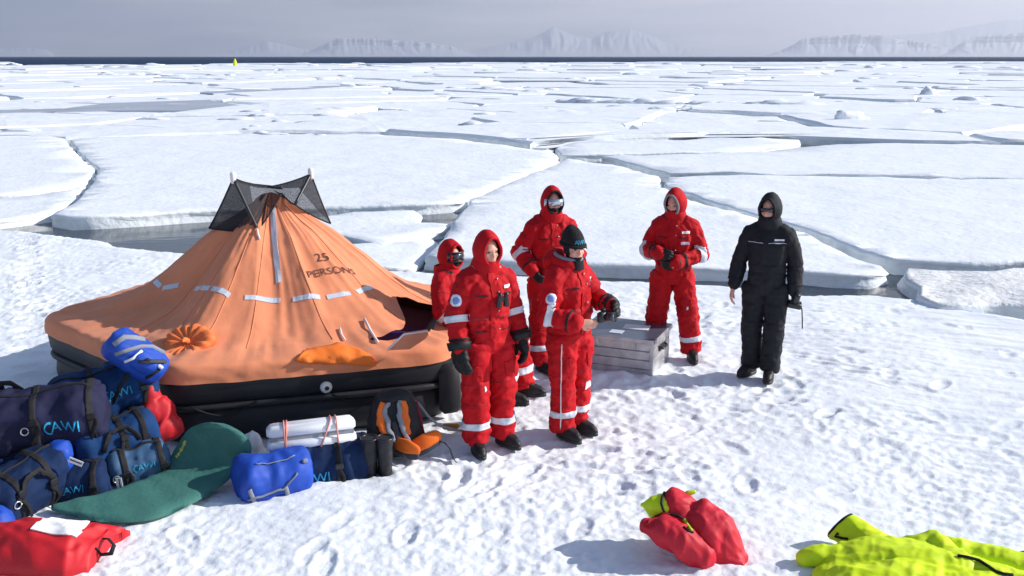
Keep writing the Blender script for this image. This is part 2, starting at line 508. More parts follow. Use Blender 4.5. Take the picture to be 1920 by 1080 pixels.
# ---- floes
def resample(poly, step, jit, seed):
    rr = random.Random(seed); out = []
    n = len(poly)
    for i in range(n):
        a, b = Vector(poly[i][:2]), Vector(poly[(i + 1) % n][:2])
        L = (b - a).length; k = max(1, min(60, int(L / step)))
        for j in range(k):
            p = a + (b - a) * (j / k)
            nn = Vector((-(b - a).y, (b - a).x)).normalized()
            w = jit * (mnoise.noise(Vector((p.x * 1.1, p.y * 1.1, seed))) + .6 * mnoise.noise(Vector((p.x * 3.7, p.y * 3.7, seed))))
            out.append(p + nn * w)
    return out
def floe_mesh(poly, z, zb, step, jit, seed, inner, amp, und=.10, tilt=(0, 0)):
    pts = resample(poly, step, jit, seed)
    n = len(pts)
    area = sum(pts[i].x * pts[(i + 1) % n].y - pts[(i + 1) % n].x * pts[i].y for i in range(n))
    if area < 0: pts.reverse()
    ins = []
    for i in range(n):
        d = (pts[(i + 1) % n] - pts[i - 1]); d = d.normalized() if d.length else Vector((1, 0))
        ins.append(pts[i] + Vector((-d.y, d.x)) * und)
    xs = [p.x for p in pts]; ys = [p.y for p in pts]
    pv = []
    y = min(ys)
    rr = random.Random(seed)
    while y < max(ys):
        stp = inner * max(.5, y / 20)
        x = min(xs)
        while x < max(xs):
            pv.append(Vector((x + rr.uniform(-.3, .3) * stp, y + rr.uniform(-.3, .3) * stp))); x += stp
        y += stp
    keep = []
    px = np.array([p.x for p in ins]); py = np.array([p.y for p in ins]); qx = np.roll(px, -1); qy = np.roll(py, -1)
    for p in pv:
        c = ((py > p.y) != (qy > p.y)) & (p.x < (qx - px) * (p.y - py) / (qy - py + 1e-12) + px)
        if c.sum() % 2: keep.append(p)
    vin = ins + keep
    res = mgeo.delaunay_2d_cdt(vin, [], [list(range(n))], 1, 1e-5)
    V2, F2 = res[0], res[2]
    X = np.array([p.x for p in V2]); Yv = np.array([p.y for p in V2])
    Z = z + amp * (fbm(X * .5 + seed, Yv * .5, 1.0, 3) + .5 * fbm(X * 2.1, Yv * 2.1 + seed, 2.0, 2)) + tilt[0] * (X - X.mean()) + tilt[1] * (Yv - Yv.mean())
    orig = res[3]
    mapv = {}
    for k, os_ in enumerate(orig):
        for o_ in os_: mapv.setdefault(o_, k)
    # lumpy rim
    ring0 = [mapv.get(i) for i in range(n)]
    for i in range(n):
        if ring0[i] is not None:
            Z[ring0[i]] += .07 * max(0, mnoise.noise(Vector((pts[i].x * 2.3, pts[i].y * 2.3, seed)))) 
    verts = [(X[k], Yv[k], Z[k]) for k in range(len(V2))]
    faces = [tuple(f) for f in F2]; mi = [0] * len(faces)
    ring = [k for k in ring0 if k is not None]; rp = [pts[i] for i in range(n) if ring0[i] is not None]
    m = len(ring); base = len(verts)
    for lv, (off, dz) in enumerate(((0.0, -.025), (und * .3, -.07), (-und * .2, -.12), (und * .9, -.19), (-und * .5, None))):
        for i in range(m):
            d = (rp[i] - Vector((X[ring[i]], Yv[ring[i]])))
            d = d.normalized() if d.length > 1e-6 else Vector((0, 0))
            q = rp[i] + d * (off + .07 * mnoise.noise(Vector((rp[i].x * 3, rp[i].y * 3, lv * 1.3))))
            verts.append((q.x, q.y, zb if dz is None else Z[ring[i]] + dz * (1 + .35 * mnoise.noise(Vector((rp[i].x * 1.3, rp[i].y * 1.3, lv))))))
    prev = ring
    for lv in range(5):
        cur = [base + lv * m + i for i in range(m)]
        for i in range(m):
            faces.append((prev[i], cur[i], cur[(i + 1) % m], prev[(i + 1) % m])); mi.append(0 if lv == 0 else 1)
        prev = cur
    me = bpy.data.meshes.new('ice_floe'); me.from_pydata(verts, [], faces); me.update()
    bm = bmesh.new(); bm.from_mesh(me); bm.to_mesh(me); bm.free()
    return me, mi
def floe(px, label, z=0.0, step=.35, jit=.07, seed=1, inner=.5, amp=.03, mats=None, zb=-.7, und=.05, tilt=(0, 0), name='ice_floe', group='ice floes behind the camp', cat='ice floe'):
    poly = [un(u, v, z) for u, v in px]
    me, mi = floe_mesh(poly, z, zb, step, jit, seed, inner, amp, und, tilt)
    o = link(name, me, mats or [SNOW_F, ICE])
    me.polygons.foreach_set('material_index', mi[:len(me.polygons)])
    return tag(o, label, cat, group)
WATER_Z = -.22
floe([(800, 480), (975, 488), (1110, 493), (1230, 497), (1330, 499), (1450, 503), (1560, 511), (1630, 514), (1664, 506), (1650, 497), (1600, 478), (1510, 438), (1420, 410), (1310, 379), (1242, 352), (1235, 331), (1150, 309), (1062, 297), (1030, 312), (955, 342), (884, 371), (872, 388), (850, 418), (825, 455)],
     'footprint-marked ice floe with a pointed right tip behind the red-suited men', seed=2, amp=.04)
floe([(100, 402), (135, 408), (200, 406), (300, 399), (400, 393), (500, 389), (620, 384), (700, 383), (800, 381), (864, 376), (876, 367), (948, 339), (1022, 309), (1046, 293), (1030, 282), (860, 262), (700, 252), (500, 250), (340, 254), (200, 257), (132, 262), (152, 290), (187, 318), (172, 345), (142, 376)],
     'broad ice floe behind the tent peak with an undercut shadowed front edge', seed=3, amp=.035, z=.03)
floe([(-900, 262), (-300, 258), (0, 254), (118, 257), (146, 290), (177, 318), (158, 346), (100, 356), (0, 364), (-300, 375), (-900, 390)],
     'flat ice floe at the far left edge beside the zigzag crack', seed=4, step=.5, inner=.8)
floe([(-500, 390), (-200, 381), (0, 371), (100, 362), (162, 351), (140, 376), (96, 401), (60, 406), (0, 415), (-200, 428), (-500, 440)],
     'narrow sloping ice floe bordering the open water at left', seed=5, z=-.06)
floe([(1246, 350), (1320, 373), (1430, 404), (1520, 431), (1612, 468), (1680, 486), (1800, 491), (1920, 487), (2300, 478), (2900, 465), (2900, 322), (2300, 330), (1920, 338), (1740, 336), (1600, 330), (1420, 329), (1300, 329), (1250, 332)],
     'wide smooth ice floe at right behind the man in black', seed=6, amp=.03, z=.02)
floe([(1256, 325), (1320, 322), (1420, 325), (1600, 326), (1740, 331), (1920, 333), (2300, 325), (2900, 315), (2900, 264), (2300, 270), (1860, 272), (1640, 268), (1500, 276), (1380, 288), (1240, 290), (1130, 293)],
     'pale ice floe with a ridge step beyond the wide smooth one', seed=7, step=.6, inner=.8, z=.06)
floe([(1052, 290), (1120, 289), (1235, 286), (1370, 283), (1480, 272), (1500, 262), (1380, 256), (1200, 266), (1128, 262), (1060, 270), (1040, 279)],
     'thin ice floe beside the triangular patch of open water', seed=8, step=.5, inner=.8, z=.03)
floe([(625, 402), (700, 396), (780, 394), (788, 402), (782, 416), (845, 420), (835, 432), (770, 442), (720, 458), (690, 455), (640, 440), (560, 430), (560, 412)],
     'low drifted ice slab in the channel to the right of the tent', seed=9, z=-.08, amp=.05)
floe([(600, 458), (690, 458), (770, 450), (812, 446), (818, 455), (790, 488), (770, 500), (700, 498), (600, 488)],
     'small snow slab lodged between the near ice and the channel', seed=10, z=-.10, amp=.05)
floe([(1700, 502), (1760, 506), (1850, 508), (1940, 505), (2300, 500), (2300, 575), (1920, 570), (1880, 563), (1800, 575), (1740, 572), (1716, 556), (1722, 536), (1704, 520)],
     'lumpy ice slab with a brownish stain at the right edge', seed=12, z=.02, amp=.09, inner=.22, mats=[RUST_ICE, ICE], jit=.2)

# ---- the pack beyond: cells of broken ice out to the ice edge
_b = [un(u, v) for u, v in ((-900, 262), (-300, 258), (0, 254), (132, 261), (340, 254), (500, 250), (700, 252), (860, 262), (1030, 280), (1050, 268), (1200, 265), (1380, 256), (1500, 261), (1640, 267), (1860, 271), (2300, 268), (2900, 263))]
BX = np.array([p.x for p in _b]); BY = np.array([p.y for p in _b])
def far_pack():
    rr = random.Random(5)
    seeds = []
    y = 31.0
    while y < 1500:
        sz = 5.5 + y * .05
        x = -.75 * y - 30 - sz
        while x < .75 * y + 30 + sz:
            seeds.append((x + rr.uniform(-.8, .8) * sz, y + rr.uniform(-.45, .45) * sz * .75, sz)); x += sz * 1.75
        y += sz * .72
    V, Fc, MI = [], [], []
    P = np.array(seeds)
    for i, (sx, sy, sz) in enumerate(seeds):
        lim = 365 + (sx / max(sy, 1) + .5) * 330            # the edge of the ice runs away to the right
        if sy > lim * (.9 + .1 * rr.random()) : continue
        if rr.random() < .02: continue
        near = np.where((np.abs(P[:, 0] - sx) < sz * 5) & (np.abs(P[:, 1] - sy) < sz * 4))[0]
        poly = [Vector((sx + a * sz * 3, sy + b * sz * 2.4)) for a, b in ((-1, -1), (1, -1), (1, 1), (-1, 1))]
        gap = sz * rr.choice((.002, .004, .008, .012, .045))
        for j in near:
            if j == i: continue
            q = Vector((P[j, 0], P[j, 1])); p = Vector((sx, sy))
            n = (q - p); L = n.length; n /= L
            mid = p + n * (L / 2 - gap)
            out = []
            for k in range(len(poly)):
                a, b = poly[k], poly[(k + 1) % len(poly)]
                da, db = (a - mid).dot(n), (b - mid).dot(n)
                if da <= 0: out.append(a)
                if (da < 0) != (db < 0) and abs(da - db) > 1e-9: out.append(a + (b - a) * (da / (da - db)))
            poly = out
            if len(poly) < 3: break
        if len(poly) < 3: continue
        fine = []
        for k in range(len(poly)):
            a, b = poly[k], poly[(k + 1) % len(poly)]; kk = max(1, int((b - a).length / 1.2)) if sy < 70 else 1
            fine += [a + (b - a) * (t / kk) for t in range(kk)]
        poly = [Vector((p.x, max(p.y, float(np.interp(p.x, BX, BY)) + .25 + .35 * abs(mnoise.noise(Vector((p.x * .3, 1, 0))))))) for p in fine]
        c = sum(poly, Vector((0, 0))) / len(poly)
        ar = abs(sum(poly[k].x * poly[(k + 1) % len(poly)].y - poly[(k + 1) % len(poly)].x * poly[k].y for k in range(len(poly)))) / 2
        if ar < 1: continue
        z = rr.choice((.0, .02, .05, .09, .16)) * (1 + sy * .0012)
        # jagged outline
        pts = []
        for k in range(len(poly)):
            a, b = poly[k], poly[(k + 1) % len(poly)]
            kk = max(1, min(10, int((b - a).length / (sz * .18))))
            for t in range(kk):
                p = a + (b - a) * (t / kk)
                p = p + (c - p) * (.02 * rr.random() + .03 * max(0, mnoise.noise(Vector((p.x * .8, p.y * .8, 0)))))
                pts.append(p)
        o = len(V); n = len(pts)
        tx, ty = rr.uniform(-.012, .012), rr.uniform(-.008, .012)
        h = lambda p: z + (p.x - c.x) * tx * min(1, 8 / sz) + (p.y - c.y) * ty * min(1, 8 / sz)
        V.append((c.x, c.y, z + .05))
        for p in pts:
            q = p + (c - p) * .035; V.append((q.x, q.y, h(p) + .06 * rr.random()))
        for p in pts: V.append((p.x, p.y, h(p) - .08))
        for p in pts: V.append((p.x, p.y, -.6))
        for k in range(n):
            k2 = (k + 1) % n
            Fc.append((o, o + 1 + k, o + 1 + k2)); MI.append(0)
            Fc.append((o + 1 + k, o + 1 + n + k, o + 1 + n + k2, o + 1 + k2)); MI.append(0)
            Fc.append((o + 1 + n + k, o + 1 + 2 * n + k, o + 1 + 2 * n + k2, o + 1 + n + k2)); MI.append(1)
    me = bpy.data.meshes.new('pack_ice'); me.from_pydata(V, [], Fc); me.update()
    bm = bmesh.new(); bm.from_mesh(me); bmesh.ops.recalc_face_normals(bm, faces=bm.faces); bm.to_mesh(me); bm.free()
    o = link('pack_ice', me, [SNOW_FAR, ICE], smooth=False)
    me.polygons.foreach_set('material_index', MI)
    return tag(o, 'snow-covered broken pack ice reaching out to the open sea', 'pack ice', kind='stuff')
far_pack()

def rock_verts(mb, c, s, seed, sub=2):
    bm = bmesh.new(); bmesh.ops.create_icosphere(bm, subdivisions=sub, radius=1)
    off = Vector((seed * 3.1, seed * 1.7, seed))
    vs = []
    for v in bm.verts:
        d = v.co.normalized(); k = 1 + .55 * mnoise.noise(d * 1.4 + off) + .25 * mnoise.noise(d * 3.5 + off)
        vs.append(Vector(c) + Vector((d.x * s[0] * k, d.y * s[1] * k, max(-.2, d.z) * s[2] * k)))
    fs = [tuple(v.index for v in f.verts) for f in bm.faces]
    bm.free(); mb.add(vs, fs)
def rubble():
    mb = MB(); rr = random.Random(21)
    for _ in range(190):
        y = 40 * (12 ** rr.random()); x = rr.uniform(-.6, .6) * y
        s = (.10 + y * .0028) * rr.uniform(.5, 1.6)
        rock_verts(mb, (x, y, .03), (s * rr.uniform(1.2, 3.2), s, s * rr.uniform(.2, .5)), rr.random() * 40, 2)
    # low pressure ridges
    for (u0, v0, u1, v1, n, sc) in ((370, 214, 640, 208, 26, .5), (1060, 190, 1540, 200, 50, .8), (1230, 205, 1300, 204, 14, .5), (840, 165, 1000, 172, 14, .7), (400, 150, 640, 150, 18, .9), (180, 140, 330, 142, 12, .8)):
        for k in range(n):
            t = (k + rr.random()) / n
            p = un(u0 + (u1 - u0) * t, v0 + (v1 - v0) * t, .1)
            s = sc * rr.uniform(.35, 1.0)
            rock_verts(mb, (p.x, p.y, .02), (s * 2.0, s, s * rr.uniform(.3, .6)), rr.random() * 50, 2)
    o = part('ice_rubble', mb, SNOW_FAR, smooth=True)
    tag(o, 'scattered lumps and low ridges of broken ice on the far pack', 'ice rubble', kind='stuff')
rubble()
for (u, v, w, h, lab, sd) in ((1592, 226, .55, .5, 'large rounded ice block on the pack behind the man in black', 3), (1738, 179, .32, .36, 'dark-sided ice block standing at the end of a ridge, upper right', 5),
                          (1815, 187, .5, .22, 'long low ice block right of the dark-sided one', 8), (885, 236, .5, .28, 'small shadowed ice block on the pack above the standing men', 9)):
    p = un(u, v, .1); mb = MB(); k = p.y / 55
    rock_verts(mb, (p.x, p.y, 0), (w * k * 1.5, w * k * .8, h * k * 1.25), sd, 3)
    rock_verts(mb, (p.x + w * k * 1.6, p.y + .3, 0), (w * k * .8, w * k * .5, h * k * .6), sd + 2, 3)
    o = part('ice_block', mb, SNOW_FAR); tag(o, lab, 'ice block', 'ice blocks on the pack')

# ---- grey refrozen lead and the water
SLUSH = mat('refrozen_lead', (.40, .43, .50), rough=.35, var=.12, vs=.3, bump=.1, bs=1)
def sheet(name, px, z, m, label, kind='structure'):
    pts = [un(u, v, z) for u, v in px]
    npt = len(pts); vs_ = [tuple(p) for p in pts] + [(p.x, p.y, -.6) for p in pts]
    me = bpy.data.meshes.new(name); me.from_pydata(vs_, [], [tuple(range(npt))] + [(k, (k + 1) % npt, (k + 1) % npt + npt, k + npt) for k in range(npt)]); me.update()
    bm = bmesh.new(); bm.from_mesh(me); bmesh.ops.recalc_face_normals(bm, faces=bm.faces)
    bm.to_mesh(me); bm.free()
    return tag(link(name, me, m, smooth=False), label, kind=kind)
sheet('refrozen_lead', [(-200, 211), (0, 206), (120, 203), (205, 193), (330, 189), (392, 187), (430, 194), (470, 200), (420, 207), (370, 207), (200, 207), (0, 210)], .13, SLUSH, 'grey refrozen lead in the pack')
sheet('refrozen_lead', [(375, 173), (430, 166), (520, 165), (600, 161), (690, 160), (560, 168), (470, 172), (400, 175)], .16, SLUSH, 'thin grey refrozen lead further out')
def water_mat(name, c, rough, bscale, bdist, strength, spec=.5, stretch=(1, 1, 1)):
    m = bpy.data.materials.new(name); m.use_nodes = True
    n, l = m.node_tree.nodes, m.node_tree.links; b = n['Principled BSDF']
    b.inputs['Base Color'].default_value = (*c, 1); b.inputs['Roughness'].default_value = rough
    b.inputs['IOR'].default_value = 1.33; b.inputs['Specular IOR Level'].default_value = spec
    tc = n.new('ShaderNodeTexCoord'); mp = n.new('ShaderNodeMapping'); mp.inputs['Scale'].default_value = stretch
    no = n.new('ShaderNodeTexNoise'); no.inputs['Scale'].default_value = bscale; no.inputs['Detail'].default_value = 5
    bp = n.new('ShaderNodeBump'); bp.inputs['Strength'].default_value = strength; bp.inputs['Distance'].default_value = bdist
    l.new(tc.outputs['Object'], mp.inputs[0]); l.new(mp.outputs[0], no.inputs['Vector'])
    l.new(no.outputs[0], bp.inputs['Height']); l.new(bp.outputs[0], b.inputs['Normal'])
    return m
def plane(name, x0, x1, y0, y1, z, m, label, nx=1, ny=1):
    vs = [(x0 + (x1 - x0) * i / nx, y0 + (y1 - y0) * j / ny, z) for j in range(ny + 1) for i in range(nx + 1)]
    fs = [(j * (nx + 1) + i, j * (nx + 1) + i + 1, (j + 1) * (nx + 1) + i + 1, (j + 1) * (nx + 1) + i) for j in range(ny) for i in range(nx)]
    me = bpy.data.meshes.new(name); me.from_pydata(vs, [], fs); me.update()
    return tag(link(name, me, m, smooth=False), label, kind='structure')
plane('lead_water', -900, 900, -40, 300, WATER_Z, water_mat('lead_water', (.030, .045, .065), .10, 2.2, .02, .35, stretch=(.6, 1.4, 1)), 'dark calm water in the leads between floes')
plane('sea', -29000, 29000, 300, 33000, WATER_Z - .05, water_mat('open_sea', (.010, .030, .075), .7, .05, 2.5, 1.0, spec=.05, stretch=(.25, 1, 1)), 'dark blue open sea up to the horizon')

# ---- mountains across the fjord
def mtn_mat():
    m = bpy.data.materials.new('mountain'); m.use_nodes = True
    n, l = m.node_tree.nodes, m.node_tree.links; b = n['Principled BSDF']
    tc = n.new('ShaderNodeTexCoord')
    geo = n.new('ShaderNodeNewGeometry'); sp = n.new('ShaderNodeSeparateXYZ'); l.new(geo.outputs['Normal'], sp.inputs[0])
    pos = n.new('ShaderNodeSeparateXYZ'); l.new(tc.outputs['Object'], pos.inputs[0])
    mp = n.new('ShaderNodeMapping'); mp.inputs['Scale'].default_value = (.006, .006, .025); l.new(tc.outputs['Object'], mp.inputs[0])
    no = n.new('ShaderNodeTexNoise'); no.inputs['Scale'].default_value = 1; no.inputs['Detail'].default_value = 6; l.new(mp.outputs[0], no.inputs['Vector'])
    wv = n.new('ShaderNodeMath'); wv.operation = 'SINE'
    ml = n.new('ShaderNodeMath'); ml.operation = 'MULTIPLY'; ml.inputs[1].default_value = .07; l.new(pos.outputs[2], ml.inputs[0]); l.new(ml.outputs[0], wv.inputs[0])
    ad = n.new('ShaderNodeMath'); ad.operation = 'MULTIPLY_ADD'; ad.inputs[1].default_value = .10; l.new(wv.outputs[0], ad.inputs[0]); l.new(no.outputs[0], ad.inputs[2])
    sb = n.new('ShaderNodeMath'); sb.operation = 'MULTIPLY_ADD'; sb.inputs[1].default_value = -.75; l.new(sp.outputs[2], sb.inputs[0]); l.new(ad.outputs[0], sb.inputs[2])
    rp = n.new('ShaderNodeValToRGB'); rp.color_ramp.elements[0].position = -.0; rp.color_ramp.elements[1].position = .12
    rp.color_ramp.elements[0].color = (.56, .60, .67, 1); rp.color_ramp.elements[1].color = (.13, .16, .21, 1)
    l.new(sb.outputs[0], rp.inputs[0]); l.new(rp.outputs[0], b.inputs['Base Color']); b.inputs['Roughness'].default_value = .9
    return m
MTN = mtn_mat()
def mountain(name, prof, D, depth, label, cliff=0.0, gully=.25, seed=0.0, power=1.0):
    # prof: skyline pixels, left to right
    ux = np.array([p[0] for p in prof], float); vy = np.array([p[1] for p in prof], float)
    nx, ny = 260, 44
    us = np.linspace(ux[0], ux[-1], nx)
    hv = np.interp(us, ux, vy)
    V = []
    for j in range(ny + 1):
        t = j / ny                                   # 0 front foot .. .62 skyline .. 1 back foot
        for i in range(nx):
            p = unY(us[i], hv[i], D)
            H = max(p.z, 0.5)
            if t <= .62: s = t / .62; k = s ** power
            else: s = 1 - (t - .62) / .38; k = s ** .8
            if cliff and t <= .62:
                k = np.interp(s, [0, .55, .78, .88, 1], [0, .42, .62, .97, 1])
            wq = us[i] * .035 + .5 * mnoise.noise(Vector((us[i] * .02, t * 1.5, seed + 9)))
            g = 1 - abs(1.6 * mnoise.noise(Vector((wq + seed, t * 1.1, seed))) + .9 * mnoise.noise(Vector((wq * 2.7 + seed, t * 2.0, seed))))
            g2 = mnoise.noise(Vector((us[i] * .17 + seed, t * 3, 2.2)))
            y = D - depth * .62 + depth * t
            y += depth * .10 * g * s * (1 - s) * 4 * gully * 2.5
            z = H * k + H * gully * .09 * (g - .5) * s * (1 - s) * 4 + H * .03 * g2 * (1 - abs(2 * s - 1))
            x = p.x * (y / D)
            V.append((x, y, z if j not in (0, ny) else -5))
    Fc = [(j * nx + i, j * nx + i + 1, (j + 1) * nx + i + 1, (j + 1) * nx + i) for j in range(ny) for i in range(nx - 1)]
    me = bpy.data.meshes.new(name); me.from_pydata(V, [], Fc); me.update()
    return tag(link(name, me, MTN), label, kind='structure')
def rough_prof(pts, seed, a=1.5, step=6):
    out = []
    u = pts[0][0]
    xs = [p[0] for p in pts]; ys = [p[1] for p in pts]
    while u <= pts[-1][0]:
        e = min(1, (u - pts[0][0]) / 30, (pts[-1][0] - u) / 30)
        out.append((u, float(np.interp(u, xs, ys)) + a * e * (mnoise.noise(Vector((u * .05, seed, 0))) + .5 * mnoise.noise(Vector((u * .14, seed, 4)))))); u += step
    return out
mountain('mountain', rough_prof([(-120, 106), (-60, 92), (20, 90), (70, 90), (92, 95), (104, 106)], 1), 25300, 3300, 'faint low headland at far left across the sea', cliff=1, seed=1)
mountain('mountain', rough_prof([(370, 106), (430, 96), (470, 84), (500, 76), (520, 80), (560, 90), (600, 97), (640, 106)], 2), 28600, 4840, 'faint snowy mountain left of the flat-topped one', seed=2)
mountain('mountain', rough_prof([(560, 106), (575, 98), (610, 82), (632, 72), (680, 71), (730, 74), (800, 79), (845, 86), (870, 96), (890, 106)], 3), 26400, 4180, 'flat-topped snowy mountain left of centre', cliff=1, seed=3, gully=.35)
mountain('mountain', rough_prof([(840, 106), (900, 92), (950, 80), (1000, 70), (1022, 58), (1037, 49), (1050, 56), (1075, 66), (1110, 72), (1140, 58), (1180, 53), (1215, 64), (1250, 80), (1320, 90), (1390, 106)], 4, a=1.2), 29700, 5720, 'pointed snowy peak near the middle of the skyline', seed=4, gully=.4)
mountain('mountain', rough_prof([(1430, 106), (1470, 93), (1505, 72), (1540, 68), (1600, 64), (1660, 66), (1680, 72), (1740, 80), (1790, 92), (1830, 106)], 5), 23100, 3300, 'banded plateau mountain right of centre', cliff=1, seed=5, gully=.5)
mountain('mountain', rough_prof([(1560, 106), (1600, 72), (1680, 66), (1760, 60), (1820, 48), (1880, 38), (1960, 33), (2150, 30), (2300, 106)], 6), 30800, 5720, 'smooth snow dome behind the right plateaus', seed=6, gully=.15)
mountain('mountain', rough_prof([(1765, 106), (1785, 92), (1805, 78), (1835, 67), (1900, 62), (2000, 60), (2200, 62), (2300, 106)], 7), 20900, 2860, 'dark banded plateau at the far right', cliff=1, seed=7, gully=.5)

# ---- the hazy air
def haze():
    mb = MB(); mb.box((0, 16500, 680), (62000, 34400, 1420))
    m = bpy.data.materials.new('haze'); m.use_nodes = True
    n, l = m.node_tree.nodes, m.node_tree.links; n.clear()
    out = n.new('ShaderNodeOutputMaterial'); v = n.new('ShaderNodeVolumePrincipled')
    v.inputs['Color'].default_value = (.76, .79, .89, 1); v.inputs['Density'].default_value = 7.0e-5
    v.inputs['Anisotropy'].default_value = .42
    l.new(v.outputs[0], out.inputs['Volume'])
    o = part('haze', mb, m, smooth=False)
    tag(o, 'thin pale haze over the fjord', 'haze', kind='stuff')
haze()

# ---- far buoy-like marker on the ice edge
def marker():
    p = un(441, 123, .1)
    s = p.y / F
    root = empty('marker_flag', (p.x, p.y, .0)); tag(root, 'tiny bright yellow upright marker at the far ice edge', 'marker')
    HV = mat('marker_yellow', (.75, .80, .02), var=.05)
    mb = MB(); mb.tube([(0, 0, 0), (0, 0, 6 * s), (0, 0, 9 * s), (0, 0, 12 * s)], [3.6 * s, 3.2 * s, 2.4 * s, 1.2 * s], seg=10, round_ends=True)
    part('float_body', mb, HV, root)
    mb = MB(); mb.tube([(0, 0, 11 * s), (0, 0, 15 * s)], .7 * s, seg=8)
    part('mast', mb, mat('dark_plastic', (.03, .03, .035)), root)
marker()
# ================================================================== THE LIFE RAFT
CANVAS = mat('orange_canvas', (.88, .31, .155), rough=.8, var=.10, vs=2.2, bump=.3, bs=14, bdist=.012, sheen=.1)
FLAP_O = mat('bright_orange_cloth', (.90, .20, .025), rough=.6, var=.08, bump=.25, bs=16, bdist=.01)
FLAP_P = mat('faded_orange_cloth', (.62, .24, .14), rough=.8, var=.08)
RUBBER = mat('black_rubber', (.016, .017, .022), rough=.55, var=.3, vs=3, bump=.3, bs=22, spec=.4, bdist=.004)
BLACK = mat('black_webbing', (.012, .012, .015), rough=.8, var=.2, bump=.3, bs=120)
BLACK_PL = mat('black_plastic', (.015, .015, .018), rough=.35, var=.2, bump=.1, spec=.5)
REFL = mat('reflective_tape', (.60, .64, .72), rough=.45, var=.06, vs=20, bump=.1, spec=.5)
WHITE = mat('white_cloth', (.78, .78, .80), rough=.7, var=.06)
WHITE_PL = mat('white_plastic', (.80, .80, .78), rough=.4, var=.05, bump=.05)
INK = mat('dark_ink', (.16, .07, .05), rough=.9, var=.3, vs=60)
FLOORB = mat('blue_floor', (.03, .03, .30), rough=.6)
ROPE = mat('grey_rope', (.42, .42, .44), rough=.9, bump=.6, bs=200)
CORD = mat('white_cord', (.75, .72, .72), rough=.8, bump=.3)

RC = Vector((-2.32, 9.55))
RPOLY = [(-4.52, 9.22), (-2.72, 7.55), (-0.56, 8.20), (-0.30, 10.05), (-1.75, 11.25), (-3.85, 11.05)]
TUBE_R = .20
def raft_radius():
    n = 360; out = np.zeros(n)
    for k in range(n):
        a = 2 * math.pi * k / n; d = Vector((math.cos(a), math.sin(a)))
        for i in range(6):
            p, q = Vector(RPOLY[i]) - RC, Vector(RPOLY[(i + 1) % 6]) - RC
            e = q - p; den = d.x * e.y - d.y * e.x
            if abs(den) < 1e-9: continue
            t = (p.x * e.y - p.y * e.x) / den; s = (p.x * d.y - p.y * d.x) / den
            if t > 0 and -1e-6 <= s <= 1 + 1e-6: out[k] = t
    for _ in range(3):
        out = sum(np.roll(out, s) for s in range(-3, 4)) / 7
    return out
RB = raft_radius()
def rb(a): return float(np.interp(a % (2 * math.pi), np.linspace(0, 2 * math.pi, 361), np.append(RB, RB[0])))
raft = empty('life_raft', (RC.x, RC.y, 0))
tag(raft, 'black inflatable life raft with a pitched orange canopy marked 25 persons', 'life raft')
def raft_pt(a, r, z): return Vector((math.cos(a) * r, math.sin(a) * r, z))          # local to the raft
def ring_tube(name, off, zc, rad, m, seg=16, n=200, lump=.0):
    mb = MB(); rings = []
    for k in range(n):
        a = 2 * math.pi * k / n; R0 = rb(a) - off
        lm = 1 + lump * mnoise.noise(Vector((math.cos(a) * 5, math.sin(a) * 5, zc)))
        sq = lambda c_: math.copysign(abs(c_) ** (.74 if seg > 8 else 1), c_)
        rings.append([raft_pt(a, R0 + rad * lm * sq(math.cos(t)), zc + rad * lm * sq(math.sin(t))) for t in [2 * math.pi * j / seg for j in range(seg)]])
    rings.append(rings[0])
    mb.rings(rings, caps=False)
    return part(name, mb, m, raft)
ring_tube('upper_tube', TUBE_R, .50, TUBE_R, RUBBER, lump=.03)
ring_tube('lower_tube', TUBE_R + .03, .16, .185, RUBBER, lump=.03)
ring_tube('tube_seam', TUBE_R - .165, .325, .03, RUBBER, seg=8)
# floor
mb = MB(); mb.v = [tuple(raft_pt(2 * math.pi * k / 90, rb(2 * math.pi * k / 90) - .2, .52)) for k in range(90)]; mb.f = [tuple(range(90))]
part('floor', mb, FLOORB, raft, smooth=False)

